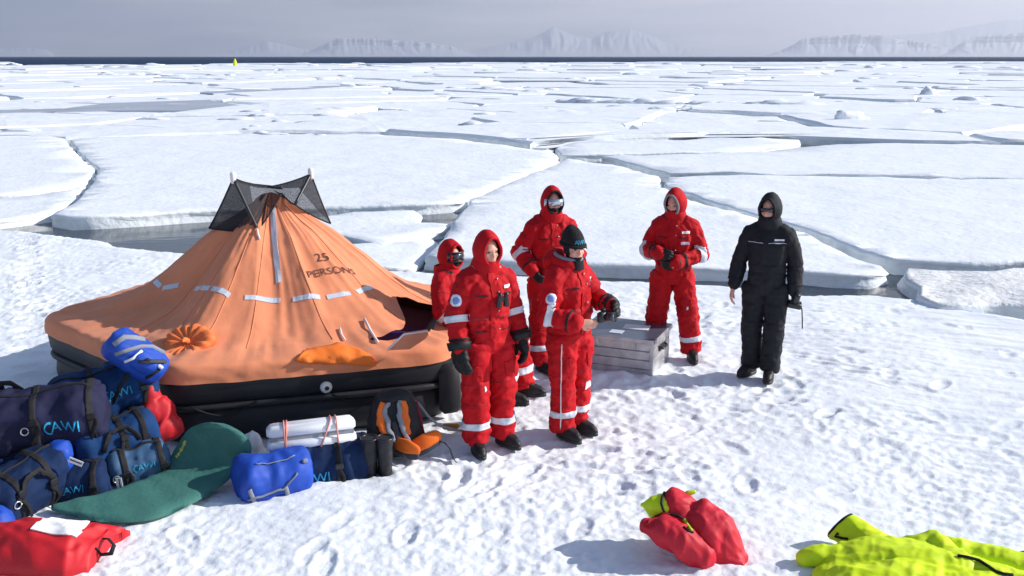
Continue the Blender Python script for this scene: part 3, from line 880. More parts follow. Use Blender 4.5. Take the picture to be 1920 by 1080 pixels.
APEX_Z = 1.83
RIDGES = [R(a) for a in (-60, -8, 42, 98, 168, 246)]
def panel_c(a):
    a = a % (2 * math.pi); rs = sorted(r % (2 * math.pi) for r in RIDGES)
    for i in range(len(rs)):
        lo, hi = rs[i], rs[(i + 1) % len(rs)]
        if hi < lo: hi += 2 * math.pi
        aa = a if a >= lo else a + 2 * math.pi
        if lo <= aa <= hi: return math.cos((hi - lo) / 2) / math.cos(aa - (lo + hi) / 2)
    return 1.0
def canopy_g(t): return np.interp(t, [0, .04, .09, .18, .34, .50, .65, .78, .88, .95, 1], [1, .965, .905, .81, .655, .455, .275, .135, .058, .018, 0])
OPEN_A0, OPEN_A1 = R(-50), R(-8)
def canopy():
    NA, NT, NW = 360, 72, 14
    TH = np.linspace(0, 2 * math.pi, NA, endpoint=False)
    Vv = np.zeros((NT + NW, NA, 3))
    rbv = np.array([rb(a) for a in TH]) - TUBE_R
    tops = .705
    pc = np.array([panel_c(a) for a in TH]); pc = (np.roll(pc, 1) + pc + np.roll(pc, -1) + np.roll(pc, 2) + np.roll(pc, -2)) / 5
    sgn_a = np.where(TH > math.pi, TH - 2 * math.pi, TH)
    sa = np.clip((sgn_a - OPEN_A0) / (OPEN_A1 - OPEN_A0), 0, 1)
    inop = (sgn_a > OPEN_A0) & (sgn_a < OPEN_A1)
    topf = np.where(inop, 1 - .25 * np.where(sa < .75, sa / .75, ((1 - sa) / .25) ** .6), 1.0)
    for i in range(NT):
        t0 = i / (NT - 1)
        t = t0 * (topf if i < NT - 2 else 1.0) * np.ones(NA)
        x, y = np.cos(TH), np.sin(TH)
        r = t * rbv
        # ridges run to the corners, the panels between sag a little
        te = t * (1 + (1 / pc - 1) * .85 * np.clip((1 - t) / .4, 0, 1) ** .8)
        z = tops + (APEX_Z - tops) * canopy_g(te)
        env = 4 * t * (1 - t)
        sag = -.0 * env * (.5 - .5 * np.cos(6 * (TH - R(10))))
        fold = .030 * env * (1 - 2.2 * np.abs(pn(x * 3.4, y * 3.4, t * .6 + 3.0))) + .018 * env ** .6 * (1 - 2 * np.abs(pn(x * 8.5, y * 8.5, t * 1.4)))
        fine = .012 * fbm(x * r * 4.2, y * r * 4.2, 2.0, 3) * np.minimum(1, t * 5)
        gather = .030 * np.exp(-((t - .97) / .10) ** 2) * (1 - 2 * np.abs(pn(x * 9, y * 9, 5.0)))
        z = z + sag + fold + fine + gather
        # the top is a short ridge held up from inside
        rx = r * x + .0; ry = r * y
        Vv[i, :, 0] = rx * (1 + .9 * np.exp(-(t / .06) ** 2)); Vv[i, :, 1] = ry; Vv[i, :, 2] = z
    base = Vv[NT - 1, :, 2].copy()
    for k in range(NW):
        wo = np.interp(k / (NW - 1), [0, .35, .5, .62, .75, 1], [.25, .80, .95, 1.0, 1.02, 1.02])
        wz = np.interp(k / (NW - 1), [0, .35, .5, .62, .75, 1], [-.005, -.020, -.038, -.065, -.095, -.165])
        puck = .010 * pn(np.cos(TH) * 16, np.sin(TH) * 16, k * .3)
        r = rbv + (TUBE_R + .014) * wo + puck
        Vv[NT + k, :, 0] = r * np.cos(TH); Vv[NT + k, :, 1] = r * np.sin(TH)
        Vv[NT + k, :, 2] = tops + wz + (base - tops) * (1 - (k + 1) / NW) + .012 * pn(np.cos(TH) * 7, np.sin(TH) * 7, 3.3) * (k / NW)
    # the open doorway at the right-hand front: the cloth is missing there
    faces = []
    for i in range(NT + NW - 1):
        for j in range(NA):
            a = TH[j]; a = a - 2 * math.pi if a > math.pi else a
            if inop[j] and inop[(j + 1) % NA] and i == NT - 3: continue
            faces.append((i * NA + j, i * NA + (j + 1) % NA, (i + 1) * NA + (j + 1) % NA, (i + 1) * NA + j))
    me = bpy.data.meshes.new('canopy'); me.from_pydata([tuple(p) for p in Vv.reshape(-1, 3)], [], faces); me.update()
    bm = bmesh.new(); bm.from_mesh(me)
    bmesh.ops.remove_doubles(bm, verts=bm.verts, dist=1e-5); bmesh.ops.recalc_face_normals(bm, faces=bm.faces)
    bm.to_mesh(me); bm.free()
    if sum(p.normal.z for p in me.polygons) < 0: me.flip_normals()
    tr = CANVAS.node_tree; pb = tr.nodes['Principled BSDF']; out = tr.nodes['Material Output']
    tl = tr.nodes.new('ShaderNodeBsdfTranslucent'); tl.inputs[0].default_value = (.85, .22, .06, 1)
    mx = tr.nodes.new('ShaderNodeMixShader'); mx.inputs[0].default_value = .16
    tr.links.new(pb.outputs[0], mx.inputs[1]); tr.links.new(tl.outputs[0], mx.inputs[2]); tr.links.new(mx.outputs[0], out.inputs[0])
    return link('canopy', me, CANVAS, raft)
cano = canopy()
CB = bvh_of(cano)
RL = Vector((RC.x, RC.y, 0))
SEAMM = mat('canopy_seam', (.72, .25, .125), rough=.8)
for ra in RIDGES + [R(-86), R(274 - 14), R(-34), R(226)]:
    pts = []
    for k in range(40):
        t = .10 + .86 * k / 39
        q = raft_pt(ra, t * (rb(ra) - TUBE_R), 2.5); h = CB.ray_cast(q, Vector((0, 0, -1)))
        if h[0] is not None: pts.append(h[0] + h[1] * .001)
    if len(pts) > 4: mb = MB(); mb.tube(pts, .0045, seg=6); part('panel_seam', mb, SEAMM, raft)
def hit(u, v):
    h = CB.ray_cast(Vector((0, 0, CAM_H)) - RL, ray(u, v).normalized())
    return (h[0], h[1]) if h[0] is not None else (CB.find_nearest(unY(u, v, RC.y) - RL)[:2])
def strip(u0, v0, u1, v1, w, name='reflective_strip', m=None, nu=10):
    a, b = hit(u0, v0)[0], hit(u1, v1)[0]
    d = (b - a).normalized(); n = hit((u0 + u1) / 2, (v0 + v1) / 2)[1]
    s = d.cross(n).normalized() * w / 2
    return patch(name, CB, [a + s, b + s, b - s, a - s], m or REFL, raft, nu=nu, nv=2, off=.006)
for q in ((291, 527, 301, 537), (305, 541, 335, 535), (367, 541, 430, 555), (459, 558, 525, 563), (549, 562, 600, 558), (613, 558, 657, 551), (669, 548, 697, 539)):
    strip(*q, .052)
strip(511, 390, 523, 530, .055, nu=16)
a0 = hit(600, 484)[0]; a1 = hit(655, 508)[0]
dx = (hit(650, 506)[0] - hit(595, 512)[0]); n0 = hit(620, 500)[1]; 
ux = dx.normalized(); uy = n0.cross(ux)
lettering('25', CB, hit(604, 484)[0], ux, uy, .135, INK, raft, off=.007)
lettering('PERSONS', CB, hit(623, 509)[0], ux, uy, .115, INK, raft, off=.007)
# gathered vent
def rosette():
    p, n = hit(352, 643)
    n = (n + Vector((0, -.25, .1))).normalized()
    u = Vector((1, 0, 0)); u = (u - n * u.dot(n)).normalized(); w = n.cross(u)
    mb = MB(); rings = []
    K = 72
    for i, (r, h) in enumerate(((.205, -.02), (.20, .022), (.17, .042), (.13, .038), (.09, .028), (.05, .018), (.02, .022))):
        rg = []
        for k in range(K):
            a = 2 * math.pi * k / K
            pl = (.5 + .5 * math.cos(14 * a + .7 * math.sin(3 * a))) * (.022 if i else 0) * min(1, r / .1)
            wob = 1 + .07 * math.sin(3 * a + 1) + .05 * math.cos(5 * a)
            rg.append(p + (u * math.cos(a) * 1.06 + w * math.sin(a)) * r * wob + n * (h + pl - .012))
        rings.append(rg)
    mb.rings(rings, caps=True)
    part('vent_rosette', mb, mat('orange_gather', (.80, .19, .055), rough=.7, var=.12, vs=14, bump=.2), raft)
    mb = MB(); mb.tube([p + n * .02, p + n * .06 - w * .02, p + n * .075 - w * .05], [.03, .024, .012], seg=10, round_ends=True)
    part('vent_knot', mb, MATS['orange_gather'], raft)
rosette()
# bright door flap folded out over the front tube
def door_flap():
    top = [(553, 676), (575, 657), (605, 652), (640, 646), (668, 655), (690, 664), (702, 672)]
    bot = [(556, 679), (580, 681), (610, 683), (640, 682), (668, 684), (690, 686), (706, 685)]
    g, nn = [], []
    for i in range(9):
        t = i / 8; r, rn = [], []
        for k in range(25):
            s = k / 24 * 6; j = min(5, int(s)); f = s - j
            u = (top[j][0] * (1 - f) + top[j + 1][0] * f) * (1 - t) + (bot[j][0] * (1 - f) + bot[j + 1][0] * f) * t
            v = (top[j][1] * (1 - f) + top[j + 1][1] * f) * (1 - t) + (bot[j][1] * (1 - f) + bot[j + 1][1] * f) * t
            p, n = hit(u, v)
            lift = .018 + .022 * math.sin(math.pi * t) * (.6 + .4 * math.sin(k * .7)) + .02 * mnoise.noise(Vector((k * .5, i * .7, 1)))
            r.append(p + n * lift); rn.append(n)
        g.append(r); nn.append(rn)
    skirted('door_flap', g, FLAP_O, raft, thick=.03, normals=nn, smooth=True)
door_flap()
# turned-back inner flap at the doorway with a pale bound edge
p = [un(726, 657, .74) - RL, un(757, 627, .87) - RL, un(800, 621, .87) - RL, un(806, 630, .82) - RL, un(768, 655, .74) - RL]
mb = MB(); th = Vector((0, .02, .01)); mb.add([q for q in p] + [q + th for q in p], [(0, 1, 2, 3, 4), (9, 8, 7, 6, 5)] + [(k, (k + 1) % 5, (k + 1) % 5 + 5, k + 5) for k in range(5)])
part('inner_flap', mb, FLAP_P, raft, smooth=False)
mb = MB(); mb.tube([p[0], p[1], p[2]], .008, seg=6); part('flap_binding', mb, CORD, raft)
mb = MB(); 0 and mb.tube([hit(742, 658)[0] + Vector((0, -.02, .03)), hit(790, 649)[0] + Vector((0, -.02, .03)), hit(832, 643)[0] + Vector((0, -.02, .02))], .008, seg=6)
def tie(px, name='tie_cord', r=.009):
    mb = MB(); pts = []
    for (u, v) in px:
        q, n = hit(u, v); pts.append(q + n * .015)
    mb.tube(pts, r, seg=6); part(name, mb, CORD, raft)
tie([(637, 617), (640, 630), (647, 640)]); tie([(684, 600), (694, 622), (709, 644)], r=.012)
# black windsock net over the peak
def net_mat():
    m = bpy.data.materials.new('black_net'); m.use_nodes = True
    n, l = m.node_tree.nodes, m.node_tree.links; b = n['Principled BSDF']
    b.inputs['Base Color'].default_value = (.012, .012, .02, 1); b.inputs['Roughness'].default_value = .8
    tc = n.new('ShaderNodeTexCoord'); no = n.new('ShaderNodeTexNoise'); no.inputs['Scale'].default_value = 170; no.inputs['Detail'].default_value = 1
    l.new(tc.outputs['Object'], no.inputs['Vector'])
    mr = n.new('ShaderNodeMapRange'); mr.inputs[1].default_value = .35; mr.inputs[2].default_value = .65; mr.inputs[3].default_value = .55; mr.inputs[4].default_value = .95
    l.new(no.outputs[0], mr.inputs[0]); l.new(mr.outputs[0], b.inputs['Alpha'])
    return m
NET = net_mat()
YA = RC.y
def np_(u, v, dy): return unY(u, v, YA + dy) - RL
LT, RT = np_(437, 334, -.30), np_(583, 326, .10)
LC, LF = np_(392, 428, -.05), np_(484, 432, -.42)
RCn, RF = np_(620, 419, .25), np_(553, 384, -.18)
CT, CB2 = np_(505, 350, .0), np_(468, 346, .3)
RBk = np_(560, 352, .40)
MF = np_(528, 362, -.12)
def net_panel(a, b, c, sag=.03):
    mb = MB(); n = 8; idx = {}
    nn = (b - a).cross(c - a).normalized()
    for i in range(n + 1):
        for j in range(n + 1 - i):
            s, t = i / n, j / n; w = 1 - s - t
            q = a * w + b * s + c * t + nn * sag * 27 * w * s * t * .5
            # edges hang in shallow curves
            idx[(i, j)] = len(mb.v); mb.v.append(tuple(q - Vector((0, 0, .04 * (w * s + s * t + t * w)))))
    for i in range(n):
        for j in range(n - i):
            mb.f.append((idx[(i, j)], idx[(i + 1, j)], idx[(i, j + 1)]))
            if j < n - i - 1: mb.f.append((idx[(i + 1, j)], idx[(i + 1, j + 1)], idx[(i, j + 1)]))
    part('net_panel', mb, NET, raft)
def lin(a, b, r=.008, sag=.0, name='net_cord', m=None):
    mb = MB(); mb.tube([a + (b - a) * k / 8 - Vector((0, 0, sag * 4 * (k / 8) * (1 - k / 8))) for k in range(9)], r, seg=6)
    return part(name, mb, m or BLACK, raft)
for t3 in ((LT, LC, LF), (LT, LF, CT), (LT, CT, CB2), (LT, CB2, LC), (RT, CT, RF), (RT, RF, RCn), (RT, RCn, RBk), (RT, RBk, CT), (CT, LF, MF), (CT, MF, RF), (LC, LF, CB2)): net_panel(*t3)
for a_, b_ in ((LT, LC), (LC, LF), (LT, CT), (RT, CT), (RT, RCn), (RCn, RF), (LT, CB2), (CB2, CT), (LF, MF), (MF, RF)): lin(a_, b_, .0075, .015)
lin(LT, LF, .016, name='pole', m=BLACK_PL); lin(RT, RF, .016, name='pole', m=BLACK_PL); lin(CB2, CT + (CT - CB2) * .6, .016, name='ridge_strut', m=BLACK_PL)
for tp in (LT, RT):
    mb = MB(); mb.tube([tp - Vector((0, 0, .03)), tp + Vector((0, 0, .03))], [.026, .030], seg=12, round_ends=True); part('pole_cap', mb, WHITE_PL, raft)
tie([(482, 432), (484, 440), (486, 450)], name='guy_line')
# valve, grab lines
def outer(a, z): return raft_pt(a, rb(a) + .004, z)
def ang_of(u, v, z):
    q = un(u, v, z) - RL
    return math.atan2(q.y, q.x)
av = ang_of(628, 748, .40)
vp = raft_pt(av, rb(av) - .03, .42); vd = Vector((math.cos(av), math.sin(av), -.1)).normalized()
mb = MB(); mb.tube([vp - vd * .01, vp + vd * .035, vp + vd * .05], [.052, .050, .036], seg=16); o = part('valve', mb, WHITE_PL, raft)
mb = MB(); mb.tube([vp + vd * .045, vp + vd * .058], [.02, .018], seg=10); part('valve_cap', mb, BLACK_PL, o)
for k in (0, 2):
    a0_ = ang_of(330, 790, .33) + k * R(17); pts = [raft_pt(a0_ + R(15) * s / 8, rb(a0_ + R(15) * s / 8) + .012, .36 - .10 * math.sin(math.pi * s / 8)) for s in range(9)]
    mb = MB(); mb.tube(pts, .008, seg=6); part('grab_line', mb, BLACK, raft)
# black boarding ramp hanging at the right-hand corner
ac = ang_of(842, 700, .40)
mb = MB()
q0 = raft_pt(ac, rb(ac) - .05, 0)
mb.box(q0 + Vector((.06, -.08, .28)), (.22, .10, .46), rot=Matrix.Rotation(ac + R(60), 3, 'Z'), bev=.05)
part('boarding_ramp', mb, RUBBER, raft)

# ================================================================== CRATE
def crate():
    ang = math.atan2(un(1222, 710).y - un(1118, 704).y, un(1222, 710).x - un(1118, 704).x)
    base = un(1222, 710)
    root = empty('transport_crate', (base.x, base.y, -.01), R(-23))
    tag(root, 'low grey aluminium transport crate with horizontal ribs standing on the snow', 'crate')
    ALU = mat('weathered_aluminium', (.40, .41, .44), rough=.38, var=.16, vs=7, bump=.25, bs=9, metal=.55, spec=.5, c2=(.54, .54, .55))
    LID = mat('dark_lid', (.10, .12, .17), rough=.32, var=.2, vs=4, bump=.15, metal=.3, spec=.5)
    W, D, Hh = .80, .66, .40
    # corner at the origin is the front right one; the box runs to -x and +y
    n = 4; ph = (Hh - .03) / n
    for k in range(n):
        z = k * ph + ph / 2
        mb = MB(); mb.box((-W / 2, .012, z), (W - .05, .024, ph - .003), bev=.006); part('plank', mb, ALU, root, smooth=False)
        mb = MB(); mb.box((-.012, D / 2, z), (.024, D - .05, ph - .003), bev=.006); part('plank', mb, ALU, root, smooth=False)
        mb = MB(); mb.box((-W + .012, D / 2, z), (.024, D - .05, ph - .003), bev=.006); part('plank', mb, ALU, root, smooth=False)
        mb = MB(); mb.box((-W / 2, D - .012, z), (W - .05, .024, ph - .003), bev=.006); part('plank', mb, ALU, root, smooth=False)
    for x, y in ((-.016, .016), (-W + .016, .016), (-.016, D - .016), (-W + .016, D - .016)):
        mb = MB(); mb.box((x, y, (Hh - .03) / 2), (.036, .036, Hh - .034), bev=.006); part('corner_post', mb, ALU, root, smooth=False)
    mb = MB(); mb.box((-W / 2, D / 2, Hh / 2 - .02), (W - .07, D - .07, Hh - .06)); part('lining', mb, BLACK, root, smooth=False)
    mb = MB(); mb.box((-W / 2, D / 2, Hh - .013), (W + .03, D + .03, .032), bev=.008); lid = part('lid', mb, LID, root, smooth=False)
    for s in (0, 1):
        mb = MB(); mb.box((-W / 2, -.018 + s * (D + .036), Hh - .016), (W + .03, .012, .044), bev=.004); part('lid_rim', mb, ALU, lid, smooth=False)
    mb = MB(); mb.box((.022, D / 2, Hh - .016), (.012, D + .02, .044), bev=.004); part('lid_rim', mb, ALU, lid, smooth=False)
    mb = MB(); mb.box((-.28, .40, Hh + .006), (.26, .18, .005), rot=Matrix.Rotation(R(6), 3, 'Z')); part('paper_sheet', mb, WHITE, root, smooth=False)
    mb = MB(); mb.box((-.42, .16, Hh + .006), (.13, .12, .005)); part('sticker', mb, REFL, root, smooth=False)
    mb = MB(); mb.tube([(.012, D / 2 - .09, .27), (.045, D / 2 - .075, .255), (.045, D / 2 + .075, .255), (.012, D / 2 + .09, .27)], .012, seg=8); part('handle', mb, BLACK_PL, root)
    mb = MB(); mb.box((.014, D / 2, .26), (.012, .22, .06), bev=.003); part('handle_plate', mb, BLACK_PL, root, smooth=False)
    for x in (-.2, -.58):
        mb = MB(); mb.box((x, -.012, Hh - .06), (.05, .02, .07), bev=.005); part('latch', mb, ALU, root, smooth=False)
crate()
# ================================================================== LUGGAGE
NAVY = mat('navy_nylon', (.017, .018, .052), rough=.8, var=.28, vs=5, bump=.45, bs=18, bdist=.008, spec=.2)
BLUE = mat('blue_nylon', (.006, .036, .125), rough=.8, var=.28, vs=5, bump=.45, bs=18, bdist=.008, spec=.2)
DBLUE = mat('dark_blue_nylon', (.006, .020, .070), rough=.8, var=.28, vs=5, bump=.45, bs=18, bdist=.008, spec=.2)
GBLUE = mat('faded_blue_nylon', (.04, .10, .20), rough=.6, var=.2, vs=4, bump=.3, bs=18, bdist=.006)
BRIGHT = mat('bright_blue_nylon', (.004, .056, .40), rough=.65, var=.15, vs=5, bump=.3, bs=20, bdist=.006, spec=.5)
CYAN = mat('cyan_print', (.02, .34, .60), rough=.6, var=.06, bump=0)
GREYW = mat('grey_webbing', (.23, .25, .30), rough=.7, var=.1, bump=.3, bs=120)
STEEL = mat('steel_ring', (.62, .62, .64), rough=.3, metal=.9, var=.05, bump=0)
REDN = mat('red_nylon', (.50, .010, .018), rough=.6, var=.15, vs=5, bump=.3, bs=16, bdist=.008, spec=.4)
GREEN = mat('green_pad_fabric', (.045, .160, .138), rough=.75, var=.1, vs=8, bump=.5, bs=26, bdist=.01)
ORANGE = mat('orange_nylon', (.80, .15, .012), rough=.6, var=.12, bump=.3, bs=20)
DARKG = mat('dark_grey_fabric', (.05, .05, .06), rough=.8, var=.2)

def oriented(yaw, pitch=0.0, roll=0.0):
    return Matrix.Rotation(yaw, 3, 'Z') @ Matrix.Rotation(pitch, 3, 'Y') @ Matrix.Rotation(roll, 3, 'X')
def bag(name, label, c, L, ry, rz, yaw, pitch=0, roll=0, m=NAVY, straps=(-.22, .22), strap_m=None, text=None, text_x=.0, text_z=.05, zipper=True, handles=True, group='bags piled beside the raft', cat='duffel bag', seed=1.0, end_panel=None, ring=True, ex=2.6, wr=.012, text_size=None):
    # a stuffed duffel lying along its local x axis; local -y is the side that carries the print
    root = empty(name, c); root.rotation_euler = oriented(yaw, pitch, roll).to_euler()
    tag(root, label, cat, group)
    prof = ((-.5, .55), (-.485, .78), (-.45, .92), (-.38, .99), (-.25, 1.0), (-.12, .97), (0, .96), (.12, .98), (.25, 1.0), (.38, .98), (.45, .92), (.485, .78), (.5, .55))
    rot = Matrix(((0, 0, 1), (1, 0, 0), (0, 1, 0)))
    mb = MB(); mb.loft([((x * L, 0, -.05 * rz * math.cos(x * 5)), ry * k, rz * k, rot) for x, k in prof], seg=28, ex=ex)
    me = remesh(mb, min(.02, ry * .12), 3)
    v_ = getv(me); v_[:, 2] = np.where(v_[:, 2] < -.55 * rz, -.55 * rz + (v_[:, 2] + .55 * rz) * .45, v_[:, 2]); setv(me, v_)
    folds(me, wr * 1.4, 4.5, (.3, .6, 1), seed * 3.3, 3, 3.0); folds(me, wr * .75, 8.0, (1, .2, .1), seed * 7.1)
    body = link('body', me, m, root)
    bv = bvh_of(body)
    bm0 = bmesh.new(); bm0.from_mesh(me)
    def ringband(x0, x1, mm, nm, off=.007, host=None):
        bm = bm0.copy()
        for x, sgn in ((x0, -1), (x1, 1)):
            bmesh.ops.bisect_plane(bm, geom=bm.verts[:] + bm.edges[:] + bm.faces[:], plane_co=(x, 0, 0), plane_no=(sgn, 0, 0), clear_outer=True)
        if not bm.faces: bm.free(); return
        bm.normal_update()
        edges = [e for e in bm.edges if e.is_boundary]
        r = bmesh.ops.extrude_edge_only(bm, edges=edges)
        nv = set(g for g in r['geom'] if isinstance(g, bmesh.types.BMVert))
        for v in bm.verts:
            rad = Vector((0, v.co.y, v.co.z)).normalized()
            if v not in nv: v.co += rad * off
            else: v.co -= rad * .004
        mm_ = bpy.data.meshes.new(nm); bm.to_mesh(mm_); bm.free()
        return link(nm, mm_, mm, host or root)
    for s in straps:
        ringband(s * L - .022, s * L + .022, strap_m or BLACK, 'strap')
    if end_panel:
        ringband(.42 * L, .6 * L, end_panel, 'end_panel', .004); ringband(-.6 * L, -.42 * L, end_panel, 'end_panel', .004)
    if zipper:
        pts = []
        for k in range(17):
            x = (-.43 + .86 * k / 16) * L
            h = bv.ray_cast(Vector((x, -.15 * ry, rz * 2)), Vector((0, 0, -1)))
            if h[0] is not None: pts.append(h[0] + Vector((0, 0, .002)))
        if len(pts) > 2:
            mb = MB(); mb.tube(pts, .011, seg=6); part('zipper', mb, BLACK, root)
    if handles:
        for sy in (-1,):
            pts = []
            for k in range(15):
                t = k / 14
                q = Vector(((-.22 + .44 * t) * L, sy * ry * (1.02 + .12 * math.sin(math.pi * t)), rz * (.15 + .75 * math.sin(math.pi * t) ** .7)))
                h = bv.find_nearest(q); q2 = h[0] + h[1] * (.012 + .03 * math.sin(math.pi * t))
                pts.append(q2)
            mb = MB(); mb.tube(pts, .019, seg=8, flat=.22, up=(1, 0, 0)); part('carry_handle', mb, strap_m or BLACK, root)
        mb = MB(); x = .5 * L
        mb.tube([(x - .02, -.08, rz * .35), (x + .03, -.06, rz * .4), (x + .03, .06, rz * .4), (x - .02, .08, rz * .35)], .012, seg=6); part('end_loop', mb, strap_m or BLACK, root)
    if ring:
        for sx in straps[:1]:
            h = bv.find_nearest(Vector((sx * L - .06, -ry, .1 * rz)))
            c0 = h[0] + h[1] * .012; u = Vector((1, 0, 0)); w = h[1].cross(u).normalized()
            mb = MB(); pp = [c0 + (u * math.cos(a) + w * math.sin(a)) * .026 for a in [2 * math.pi * k / 14 for k in range(15)]]
            mb.tube(pp, .0055, seg=6); part('steel_ring', mb, STEEL, root)
    rb_ = random.Random(int(seed * 77))
    for s in straps:
        # buckle on the strap and a webbing tail hanging from it
        h = bv.ray_cast(Vector((s * L, -3 * ry, rz * rb_.uniform(.1, .45))), Vector((0, 1, 0)))
        if h[0] is None: continue
        mb = MB(); mb.box(h[0] + h[1] * .016, (.062, .022, .045), bev=.006); part('buckle', mb, BLACK_PL, root, smooth=False)
        pts = []
        for k in range(9):
            q = h[0] + Vector((.03 * math.sin(k * .6 + seed), 0, -.03 * k)); hh = bv.find_nearest(q)
            pts.append(hh[0] + hh[1] * (.012 + .004 * k * rb_.random()))
        mb = MB(); mb.tube(pts, .013, seg=8, flat=.2, up=(1, 0, 0)); part('strap_tail', mb, strap_m or BLACK, root)
    if text:
        h = bv.ray_cast(Vector((text_x * L, -3 * ry, text_z)), Vector((0, 1, 0)))
        if h[0] is not None:
            n = h[1]; ux_ = Vector((1, 0, 0)); uy_ = n.cross(ux_).normalized()
            lettering(text, bv, h[0], ux_, uy_, text_size or min(.105, rz * .46), CYAN, root, off=.006, arc=True)
    bm0.free()
    return root, bv
def blob(name, label, cat, lumps, m, c, voxel=.016, wr=.014, sc=(7, 7, 7), seed=1.0, smooth=3, group=None, rot=None, body='body', wr2=.006):
    root = empty(name, c)
    if rot is not None: root.rotation_euler = rot
    tag(root, label, cat, group)
    mb = MB()
    for lc, lr, *q in lumps: mb.ell(lc, lr, q[0] if q else None)
    me = remesh(mb, voxel, smooth); folds(me, wr * .9, sc[0] * .8, (.2, .2, 1), seed * 2.1)
    b = link(body, me, m, root)
    return root, bvh_of(b)

# ---- the pile at left
bag('duffel_bag', 'big dark purplish navy duffel with cyan print on the left of the pile', unY(82, 787, 6.95), .86, .215, .235, R(14), R(-4), R(6), NAVY, text='AWI', text_x=.22, text_z=.02, seed=1, straps=(-.02, .42), ring=True, handles=False)
bag('duffel_bag', 'blue duffel with cyan print tucked under the bright blue rucksack', unY(196, 737, 7.35), .74, .20, .20, R(22), R(-12), R(10), BLUE, text='AWI', text_x=.17, text_z=.06, seed=2, straps=(-.08, .40), handles=False)
bag('duffel_bag', 'plump blue duffel end below the cyan-printed blue one, left of the red jacket', unY(212, 828, 7.1), .60, .19, .20, R(40), R(-4), 0, BLUE, seed=3, straps=(.05, .30), ring=False)
bag('duffel_bag', 'small dark blue duffel with cyan print on the snow behind the green mat', unY(140, 905, 6.78), .46, .16, .155, R(8), R(-3), R(4), DBLUE, text='AWI', text_x=.10, text_z=.03, seed=4, straps=(-.22, .38), handles=False)
bag('duffel_bag', 'dark blue duffel standing at the lower left photo edge', unY(38, 915, 6.5), .62, .19, .19, R(60), R(-8), 0, DBLUE, seed=5, straps=(-.2, .2), ring=True)
bag('duffel_bag', 'blue duffel wedged low at the left photo edge beneath the navy duffel', unY(40, 860, 6.9), .6, .17, .17, R(20), 0, 0, DBLUE, seed=6, straps=(.1, .35), ring=False, handles=False)
bag('duffel_bag', 'faded greyish blue duffel with cyan print under the red jacket', unY(258, 868, 7.02), .40, .14, .145, R(28), R(-6), R(12), GBLUE, text='AWI', text_x=.12, text_z=.05, seed=7, straps=(-.25, .40), handles=False)
# webbing strap hanging from the navy duffel
root = empty('loose_strap', unY(30, 735, 7.0)); tag(root, 'black webbing loop standing up from the navy duffel at left', 'strap')
mb = MB(); mb.tube([(-.10, 0, -.02), (-.10, -.01, .07), (-.02, -.02, .075), (.05, -.01, .02), (.08, 0, -.03)], .028, seg=8, flat=.2); part('webbing', mb, BLACK, root)
# bright blue rucksack on top
def rucksack():
    c = unY(256, 668, 7.32)
    root = empty('rucksack', c); root.rotation_euler = oriented(R(12), R(38), R(8)).to_euler()
    tag(root, 'bright blue rucksack with grey straps lying on top of the bag pile', 'backpack')
    rot = Matrix(((0, 0, 1), (1, 0, 0), (0, 1, 0)))
    mb = MB(); mb.loft([((x, .0, dz), a, b, rot) for x, a, b, dz in ((-.235, .05, .06, 0), (-.225, .10, .09, 0), (-.18, .135, .12, 0), (-.08, .14, .125, .0), (.05, .14, .12, .0), (.16, .135, .115, -.01), (.22, .10, .085, -.01), (.24, .05, .04, -.01))], seg=26, ex=2.5)
    mb.ell((.06, -.10, .04), (.13, .07, .07)); mb.ell((-.1, -.11, .02), (.09, .05, .07))
    me = remesh(mb, .012, 2); folds(me, .012, 6, (1, .3, .1), 3.0)
    b = link('body', me, BRIGHT, root); bv = bvh_of(b)
    def st(pts, m, w=.018, nm='strap'):
        pp = []
        for q in pts:
            h = bv.find_nearest(Vector(q)); pp.append(h[0] + h[1] * .008)
        mb = MB(); mb.tube(pp, w, seg=8, flat=.35); part(nm, mb, m, root)
    st([(-.2, -.16, .06), (-.16, -.1, .16), (-.1, -.02, .2), (-.02, .04, .2)], GREYW, .022)
    st([(-.14, -.17, .0), (-.09, -.17, .08), (-.02, -.1, .16), (.06, 0, .2), (.16, .03, .17)], GREYW, .016)
    st([(.02, -.2, .06), (.1, -.16, .12), (.2, -.05, .14)], DARKG, .03, 'side_pad')
    st([(.14, -.2, -.05), (.18, -.14, .06), (.2, -.02, .12)], BLACK, .012)
    st([(-.05, -.2, -.02), (-.03, -.19, .05), (.0, -.12, .14)], WHITE, .011, 'pull_tab')
    for q in ((.08, -.16, .1), (.17, -.12, .08)):
        h = bv.find_nearest(Vector(q)); mb = MB(); mb.box(h[0] + h[1] * .014, (.04, .03, .022), bev=.005); part('buckle', mb, WHITE_PL if q[0] > .1 else BLACK_PL, root, smooth=False)
    mb = MB(); mb.tube([(.02, -.14, -.08), (.03, -.16, -.2), (.06, -.15, -.36)], .014, seg=6, flat=.4); part('hanging_strap', mb, BLACK, root)
rucksack()
r_, b_ = blob('red_jacket', 'crumpled red jacket slumped against the black raft tube', 'jacket', [((0, 0, .0), (.15, .13, .17)), ((-.02, 0, .16), (.075, .07, .13)), ((.07, -.02, -.07), (.13, .12, .11)), ((-.04, -.03, -.05), (.13, .11, .14))], REDN, unY(290, 783, 7.35), wr=.022, sc=(8, 8, 6), seed=2)
mb = MB(); mb.tube([b_.find_nearest(Vector((x, -.3, z)))[0] + Vector((0, -.008, 0)) for x, z in ((-.03, .24), (-.02, .12), (-.03, 0), (.0, -.12))], .009, seg=6); part('zip', mb, BLACK, r_)
